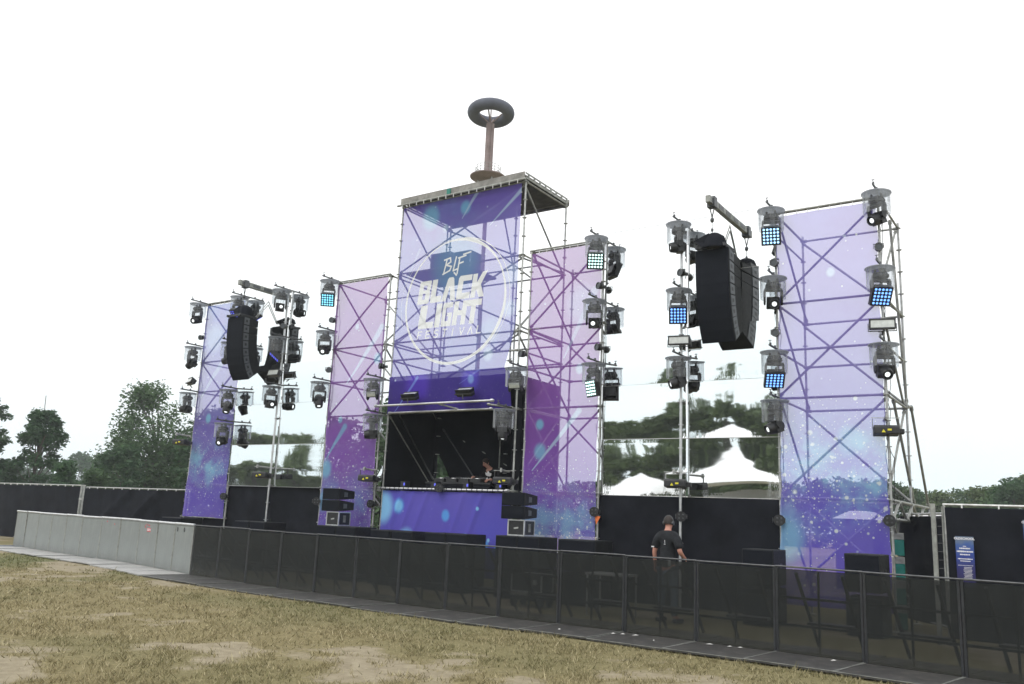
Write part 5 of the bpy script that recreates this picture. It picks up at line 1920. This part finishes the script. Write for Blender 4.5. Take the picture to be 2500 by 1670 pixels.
for (p, q, r) in (((-.16, -.05, .0), (-.16, .2, .0), .05), ((.18, -.05, 0), (.18, .2, 0), .05)):
    b.box(((p[0] + q[0]) / 2, .06, .03), (.10, .28, .07))
b.build('shoes', M['black'], tech, False, .02)
MB().box((.105, -.125, 1.00), (.06, .03, .10)).build('belt_radio', M['galv_dull'], tech, False, .008)

# the DJ leaning over the decks
dj = thing('person', 'DJ in black sweater with a white three-leaf print, leaning over the decks', 'person', (0, 0, zf - .01))
hc = Vector((.56, .99, 1.44))
hf, hu = Vector((-.30, -1, -.55)), Vector((-.08, -.50, 1))
N = [((.70, 1.42, .92), (.150, .11)), ((.69, 1.36, 1.04), (.145, .11)), ((.66, 1.20, 1.20), (.165, .115)), ((.63, 1.11, 1.28), (.10, .08)), ((.61, 1.07, 1.33), .056),
     ((.46, 1.15, 1.255), .068), ((.30, 1.10, 1.03), .048), ((.235, .86, 1.075), .030),
     ((.86, 1.19, 1.25), .068), ((.96, 1.10, 1.01), .048), ((.80, .84, 1.00), .030),
     ((.60, 1.42, .85), (.09, .095)), ((.59, 1.40, .48), .062), ((.58, 1.46, .09), .044), ((.57, 1.31, .035), (.042, .03)),
     ((.80, 1.42, .85), (.09, .095)), ((.81, 1.40, .48), .062), ((.82, 1.46, .09), .044), ((.83, 1.31, .035), (.042, .03))]
N2, E2 = list(N), list(Eg)
head_nodes(N2, E2, 4, hc, hf, hu)
add_hand(N2, E2, 7, N[7][0], (-.15, -.6, -1), (.8, -.5, .1), (0, .5, -.6))
add_hand(N2, E2, 10, N[10][0], (-.2, -1, -.25), (-.8, 0, .4), (0, -.2, -1))
skin_mesh('body', N2, E2, M['skin_dj'], dj)
head_details(dj, hc, hf, hu, M['skin_dj'], M['hair_dj'], True)
T = [((.70, 1.42, .86), (.172, .13)), ((.69, 1.36, 1.04), (.165, .13)), ((.66, 1.20, 1.20), (.182, .132)), ((.635, 1.12, 1.275), (.115, .095)), ((.62, 1.085, 1.315), (.068, .066)),
     ((.46, 1.15, 1.255), .098), ((.30, 1.10, 1.03), .080), ((.245, .90, 1.07), .062), ((.86, 1.19, 1.25), .098), ((.96, 1.10, 1.01), .080), ((.82, .88, 1.0), .062)]
skin_mesh('sweater', T, [(0, 1), (1, 2), (2, 3), (3, 4), (2, 5), (5, 6), (6, 7), (2, 8), (8, 9), (9, 10)], M['hoodie'], dj)
J = [((.70, 1.42, .90), (.165, .122)), ((.60, 1.42, .83), (.105, .11)), ((.59, 1.40, .48), .078), ((.58, 1.46, .08), .066), ((.80, 1.42, .83), (.105, .11)), ((.81, 1.40, .48), .078), ((.82, 1.46, .08), .066)]
skin_mesh('trousers', J, [(0, 1), (1, 2), (2, 3), (0, 4), (4, 5), (5, 6)], M['cloth_black'], dj)
# three-leaf print and lettering on the chest
b = MB()
for a, ln in ((-38, .130), (0, .155), (38, .130)):
    ca, sa = math.cos(R(a)), math.sin(R(a))
    lf = []
    for (u, v) in ((0, 0), (-.6, .35), (-.62, .6), (-.3, .85), (0, 1), (.3, .85), (.62, .6), (.6, .35)):
        px, pz = u * .058, v * ln + .014
        lf.append((px * ca + pz * sa, 0, pz * ca - px * sa))
    b.prism(lf, (0, .004, 0))
chest = b.build('chest_logo', M['white_print_solid'], dj)
chest.location = (.655, 1.000, 1.085)
chest.rotation_euler = (R(22), R(6), R(8))
ct = font_mesh('adidas', .115, 'chest_lettering', M['white_print_solid'], dj, (.66, 1.005, .985), (R(90 + 14), R(6), R(8)), bold=.003)

# ------------------------------------------------------------------ lookout tower with a ring on top, far behind the stage
tw = thing('ring_tower', 'rust coloured tower with a dark ring on top, rising behind the plank roof', 'tower', (-17.85, 25, 0))
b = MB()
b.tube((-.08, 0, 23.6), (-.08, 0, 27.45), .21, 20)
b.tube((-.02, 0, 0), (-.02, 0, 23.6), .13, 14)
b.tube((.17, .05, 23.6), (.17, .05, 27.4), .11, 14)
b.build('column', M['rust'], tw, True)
b = MB()
nA, nB = 56, 22
vs = []
for i in range(nA):
    a = 2 * math.pi * i / nA
    for j in range(nB):
        q = 2 * math.pi * j / nB
        r = 1.17 + .41 * math.cos(q)
        vs.append((r * math.cos(a), r * math.sin(a), .38 * math.sin(q)))
fs = [(i * nB + j, ((i + 1) % nA) * nB + j, ((i + 1) % nA) * nB + (j + 1) % nB, i * nB + (j + 1) % nB) for i in range(nA) for j in range(nB)]
o = b.add(vs, fs).build('ring', M['torus'], tw, True)
o.location = (0, 0, 28.2)
o.rotation_euler = Matrix.Rotation(R(5), 3, Vector((-.8, -.6, 0))).to_euler()
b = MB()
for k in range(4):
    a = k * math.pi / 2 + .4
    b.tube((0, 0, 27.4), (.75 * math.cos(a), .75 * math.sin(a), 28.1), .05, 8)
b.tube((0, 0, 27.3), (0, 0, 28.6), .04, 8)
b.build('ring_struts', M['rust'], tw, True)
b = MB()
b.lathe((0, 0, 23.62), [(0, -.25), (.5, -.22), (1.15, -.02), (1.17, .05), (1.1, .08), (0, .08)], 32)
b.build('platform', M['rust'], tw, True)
b = MB()
for k in range(16):
    a = 2 * math.pi * k / 16
    b.tube((.82 * math.cos(a), .82 * math.sin(a), 23.7), (.82 * math.cos(a), .82 * math.sin(a), 24.35), .016, 5)
for z in (23.95, 24.15, 24.35):
    pts = [(.82 * math.cos(2 * math.pi * k / 32), .82 * math.sin(2 * math.pi * k / 32), z) for k in range(33)]
    b.path(pts, .014, 5)
b.build('railing', M['galv_dull'], tw, True)
for k in range(2): MB().tube(((-.55, .55)[k], -.3, 22.3), ((-.55, .55)[k], -.3, 23.5), .06, 8).build('strut', M['galv_dull'], tw, True)


# ------------------------------------------------------------------ trees
def leaf_mat(name, c0, c1, c2, tr=0.3):
    t = NT(name)
    rnd = t.node('ShaderNodeNewGeometry').outputs['Random Per Island']
    pos = t.node('ShaderNodeTexCoord').outputs['Object']
    n = t.noise(pos, .55, 3)
    f = t.math('ADD', t.math('MULTIPLY', rnd, .55), t.math('MULTIPLY_ADD', n, .9, -.2), clamp=True)
    c = t.ramp(f, [(0.15, c0), (0.5, c1), (0.9, c2)])
    d = t.node('ShaderNodeBsdfDiffuse', {'Color': c}).outputs[0]
    q = t.node('ShaderNodeBsdfTranslucent', {'Color': c}).outputs[0]
    g = t.node('ShaderNodeBsdfGlossy', {'Color': (.5, .5, .5), 'Roughness': .45}).outputs[0]
    m = t.node('ShaderNodeMixShader', {0: tr, 1: d, 2: q}).outputs[0]
    return t.done(t.node('ShaderNodeMixShader', {0: .04, 1: m, 2: g}).outputs[0])


LEAF = [leaf_mat('dark_leaves', (0.022, 0.055, 0.024), (0.042, 0.098, 0.040), (0.075, 0.150, 0.058)),
        leaf_mat('mid_leaves', (0.034, 0.074, 0.028), (0.062, 0.122, 0.045), (0.10, 0.18, 0.066)),
        leaf_mat('light_leaves', (0.05, 0.085, 0.03), (0.085, 0.13, 0.045), (0.13, 0.18, 0.07))]
M['bark'] = basic('bark', (0.075, 0.062, 0.05), 0.9, 0, 0.4, 5, 0.5, 20)


def crown_quads(blobs, n, size, rs, flat=1.0):
    vol = np.array([b[3] * b[3] * b[4] for b in blobs]) ** .72
    cnt = rs.multinomial(n, vol / vol.sum())
    P = []
    for b, k in zip(blobs, cnt):
        d = rs.normal(size=(k, 3))
        d /= np.linalg.norm(d, axis=1)[:, None]
        r = rs.uniform(0, 1, k) ** .45
        r *= 1 + rs.normal(0, .13, k)
        P.append(np.array(b[:3]) + d * r[:, None] * np.array([b[3], b[3], b[4]]))
    P = np.concatenate(P)
    k = len(P)
    u = rs.normal(size=(k, 3))
    u[:, 2] *= .6
    u /= np.linalg.norm(u, axis=1)[:, None]
    w = np.cross(u, rs.normal(size=(k, 3)))
    w /= np.linalg.norm(w, axis=1)[:, None]
    s = size * rs.uniform(.55, 1.25, k)[:, None]
    v = np.stack([P - u * s, P + w * s * .45 * flat, P + u * s, P - w * s * .45 * flat], 1)
    return v.reshape(-1, 3), k


def tree(name, label, x, y, h, wd, mat, seed, n=5000, size=.3, trunk=.25, base=.18, nb=26, shape='round', stems=1, group=None, cat='tree', open_=0.0):
    rs = np.random.RandomState(seed)
    t = thing(name, label, cat, (x, y, 0), 0, group)
    tips = []
    for i in range(nb):
        f = rs.uniform(0, 1) if i else 1.0
        z = h * (base + (1 - base) * f) * .94
        if shape == 'round': env = math.sin(math.pi * min(1, .18 + .80 * f)) ** .6
        elif shape == 'rag': env = (1 - f) ** .45 * .8 + .22
        elif shape == 'cone': env = (1 - f) ** .75 * .95 + .10
        else: env = math.sin(math.pi * (.28 + .66 * f)) ** .45
        a = rs.uniform(0, 6.283)
        r = wd * .5 * env * rs.uniform(.35, .82)
        br = wd * rs.uniform(.10, .20) * {'cone': .75, 'rag': .62}.get(shape, 1.1)
        tips.append((r * math.cos(a), r * math.sin(a), min(z, h - br * .7), br, br * {'cone': .45, 'rag': .7}.get(shape, .75)))
    if open_:
        tips = [b for b in tips if rs.uniform() > open_]
    v, k = crown_quads(tips, n, size, rs)
    raw_mesh('crown', v, k, mat, t)
    b = MB()
    for s in range(stems):
        ox = (s - (stems - 1) / 2) * wd * .16
        top = h * (.82 if stems == 1 else .55)
        p = Vector((ox, rs.uniform(-.4, .4), 0))
        for q in range(5):
            f0, f1 = q / 5, (q + 1) / 5
            nx_ = Vector((ox * (1 + .35 * f1) + rs.normal(0, .012 * h), rs.normal(0, .012 * h), top * f1))
            b.tube(p, nx_, trunk * (1 - .85 * f0), 8, trunk * (1 - .85 * f1), False)
            p = nx_
    for tp in tips[::2]:
        z0 = tp[2] * rs.uniform(.45, .7)
        b.tube((0, 0, z0), (tp[0], tp[1], tp[2]), trunk * .28, 5, trunk * .07, False)
    b.build('trunk', M['bark'], t, True)
    return t


tree('broadleaf_tree', 'large dark leafy tree left of the narrow blue banner, with several stems', -57.0, 29.4, 12.6, 10.5, LEAF[1], 3, 24000, .19, .36, .14, 64, 'oval', 4)
tree('broadleaf_tree', 'leafy tree merging with the large tree, directly behind the narrow blue banner', -55.6, 34.6, 11.0, 8.0, LEAF[1], 4, 8000, .22, .34, .14, 34, 'oval', 2)
t = tree('ragged_tree', 'thin ragged tree with a bare dead branch above the left fence', -57.3, 18.9, 9.0, 6.2, LEAF[0], 7, 11000, .17, .20, .05, 90, 'rag', 1, open_=.05)
MB().path([(.3, -.3, 3.6), (1.3, -.8, 4.6), (2.2, -1.0, 5.6), (2.9, -1.4, 5.7), (3.9, -1.7, 6.4)], .05, 5).build('dead_branch', M['bark'], t, True)
MB().path([(0, 0, 8.2), (-.15, 0, 9.2), (-.4, .1, 10.0)], .03, 5).build('dead_top', M['bark'], t, True)
tree('ragged_tree', 'tree cut off by the left picture edge, only branch tips showing', -58.9, 15.6, 9.6, 5.6, LEAF[0], 8, 6500, .18, .2, .08, 60, 'rag', 1)
tree('bush', 'dense dark bush at the foot of the thin ragged tree', -49.4, 16.9, 4.6, 4.2, LEAF[0], 9, 3200, .20, .08, .02, 18, 'round', 1, cat='bush')
tree('bush', 'lower dark bush just right of the thin ragged tree foot', -51.0, 20.2, 4.1, 4.0, LEAF[1], 10, 2600, .20, .08, .02, 16, 'round', 1, cat='bush')
tree('bush', 'tall dense bush at the left foot of the large dark tree', -52.6, 23.6, 6.4, 5.0, LEAF[0], 11, 3600, .20, .1, .02, 20, 'oval', 1, cat='bush')
for i, (x, y, h, w) in enumerate(((-175, 74, 8.6, 14), (-190, 89, 11.0, 11), (-178, 90, 12.2, 11), (-171, 91, 12.4, 11), (-166, 93, 11.4, 12), (-182, 80, 8.5, 13))):
    tree('distant_tree', 'hazy blue green tree far away in the gap left of the large dark tree', x, y, h, w, LEAF[0], 40 + i, 2200, .55, .2, .05, 20, 'oval', 1, 'hazy distant trees')
# trees close behind the left half of the stage, seen through the mesh prints
for i, (x, y, h, w) in enumerate(((-46.1, 27.5, 9.4, 6.5), (-40.9, 26.0, 8.4, 6.0), (-36.2, 25.4, 8.0, 6), (-32.4, 26.2, 8.2, 5.5), (-29.9, 26.2, 8.4, 5), (-27.0, 26.2, 9.5, 5.0), (-25.6, 29.5, 8.2, 5), (-26.6, 31.8, 7.4, 5), (-28.6, 37.2, 6.7, 5.5), (-30.5, 43, 6.4, 6))):
    tree('broadleaf_tree', 'leafy tree standing behind the left half of the stage, glimpsed through the mesh banners', x, y, h, w * 1.15, LEAF[i % 2], 60 + i, 5000, .25, .2, .0, 40, 'oval', 1, 'trees close behind the stage')
for i, (x, y, h, w) in enumerate(((-44.5, 75.7, 6.3, 8), (-40.8, 80.2, 6.9, 7), (-35, 81, 7.3, 7), (-30, 85.5, 7.4, 7), (-23.4, 86, 7.8, 7), (-19.2, 89.5, 7.6, 6.5), (-14.3, 88.8, 8.0, 6.5), (-11, 91.7, 8.2, 6))):
    tree('broadleaf_tree', 'leafy tree in the row hidden behind the right half of the stage', x, y, h, w * 1.35, LEAF[i % 3], 80 + i, 4200, .36, .2, .0, 40, 'oval', 1, 'tree row behind the right half')
RT = [(-8.2, 90.2, 8.0, 6), (-6.1, 88.6, 8.3, 5.5), (-4.6, 90, 7.4, 5), (-3.3, 91.1, 7.0, 5), (-1.6, 89, 6.8, 5), (-.4, 87.5, 6.9, 5), (1.2, 93.8, 7.3, 5.5), (2.8, 88, 6.6, 4.6), (4.5, 82.1, 7.1, 4.6), (6.0, 78, 6.9, 4.2), (7.3, 74.3, 7.6, 4.6), (8.6, 74.5, 8.0, 4.4), (9.9, 76, 8.6, 4.6), (12, 77, 9, 5)]
for i, (x, y, h, w) in enumerate(RT):
    tree('broadleaf_tree', 'green tree in the close tree line above the right site fence', x, y, h, w * 1.15, LEAF[(i * 2 + 1) % 3], 100 + i, 6000, .22, .2, .0, 40, ('oval', 'round', 'oval', 'cone')[i % 4], 1, 'tree line above the right fence')


# ------------------------------------------------------------------ what the mirror foil reflects: tents and trees on the audience side
def pagoda(label, x, y, w, eave, peak, extra=None):
    t = thing('pagoda_tent', label, 'tent', (x, y, 0))
    n = 9
    b = MB()
    vs, fs = [], []
    for i in range(n + 1):
        f = i / n
        r = w / 2 * (1 - f) ** 1.12
        z = eave + (peak - eave) * (f ** 1.0) * .98
        for (sx, sy) in ((-1, -1), (1, -1), (1, 1), (-1, 1)): vs.append((sx * max(r, .03), sy * max(r, .03), z))
    for i in range(n):
        for k in range(4): fs.append((i * 4 + k, i * 4 + (k + 1) % 4, (i + 1) * 4 + (k + 1) % 4, (i + 1) * 4 + k))
    b.add(vs, fs)
    b.build('roof', M['tent'], t)
    for sx in (-1, 1):
        for sy in (-1, 1): MB().tube((sx * (w / 2 - .05), sy * (w / 2 - .05), 0), (sx * (w / 2 - .05), sy * (w / 2 - .05), eave), .05, 8).build('leg', M['alu'], t, True)
    MB().box((0, -w / 2 + .3, eave * .42), (w - .3, .05, eave * .84)).build('rear_wall', M['tent_wall'], t)
    MB().box((0, w / 2 - .25, .55), (w - .3, .5, 1.1)).build('counter', M['galv'], t)
    if extra: MB().box((0, w / 2 + .02, eave * .82), (w * .7, .03, .35)).build('banner', extra, t)
    return t


pagoda('white pagoda tent with the tallest peak, mirrored in the right foil', -1.9, -26.5, 5.6, 3.75, 5.45)
pagoda('white pagoda tent next to the tallest one, mirrored at the right foil edge', 3.7, -26.5, 5.2, 3.7, 5.2)
pagoda('low white tent with a yellow banner, mirrored at the lower left of the right foil', -7.0, -25.5, 3.6, 2.7, 3.9, M['yellow'])
ENV = [(-27, 7.2), (-24, 6.9), (-21.7, 7.4), (-19.7, 6.7), (-18.2, 8.2), (-16.8, 9.3), (-15.2, 9.5), (-13.4, 9.3), (-11.5, 9.6), (-9.7, 9.0), (-8.0, 8.6), (-5.5, 8.9), (-2, 9), (2.5, 9.4), (8, 9.2), (15, 9)]
ENV += [(-49, 7.2), (-53, 6.8), (-56.5, 7.3), (-60, 6.7), (-63.5, 7.3), (-67, 7.4), (-70.5, 6.8), (-74, 7.1), (-78, 7.5), (-82, 7.2)]
for i, (x, h) in enumerate(ENV):
    tree('broadleaf_tree', 'leafy tree on the audience side, seen mirrored in the foil walls', x, -52 - 1.5 * (i % 2), h, 5.6, LEAF[2], 140 + i, 2600, .42, .2, .01, 22, 'oval', 1, 'trees mirrored in the foil')

# ------------------------------------------------------------------ air
def add_haze(density):
    o = MB().box((-60, 40, 19), (560, 460, 42)).build('haze', [bpy.data.materials.new('haze_air')])
    m = o.data.materials[0]
    m.use_nodes = True
    nt = m.node_tree
    nt.nodes.clear()
    out = nt.nodes.new('ShaderNodeOutputMaterial')
    v = nt.nodes.new('ShaderNodeVolumePrincipled')
    v.inputs['Color'].default_value = (.93, .985, 1.0, 1)
    v.inputs['Density'].default_value = density
    v.inputs['Anisotropy'].default_value = 0.2
    nt.links.new(v.outputs[0], out.inputs['Volume'])
    tag(o, 'thin pale haze over the field', 'haze', kind='stuff')


HAZE = 0.0008
if HAZE: add_haze(HAZE)
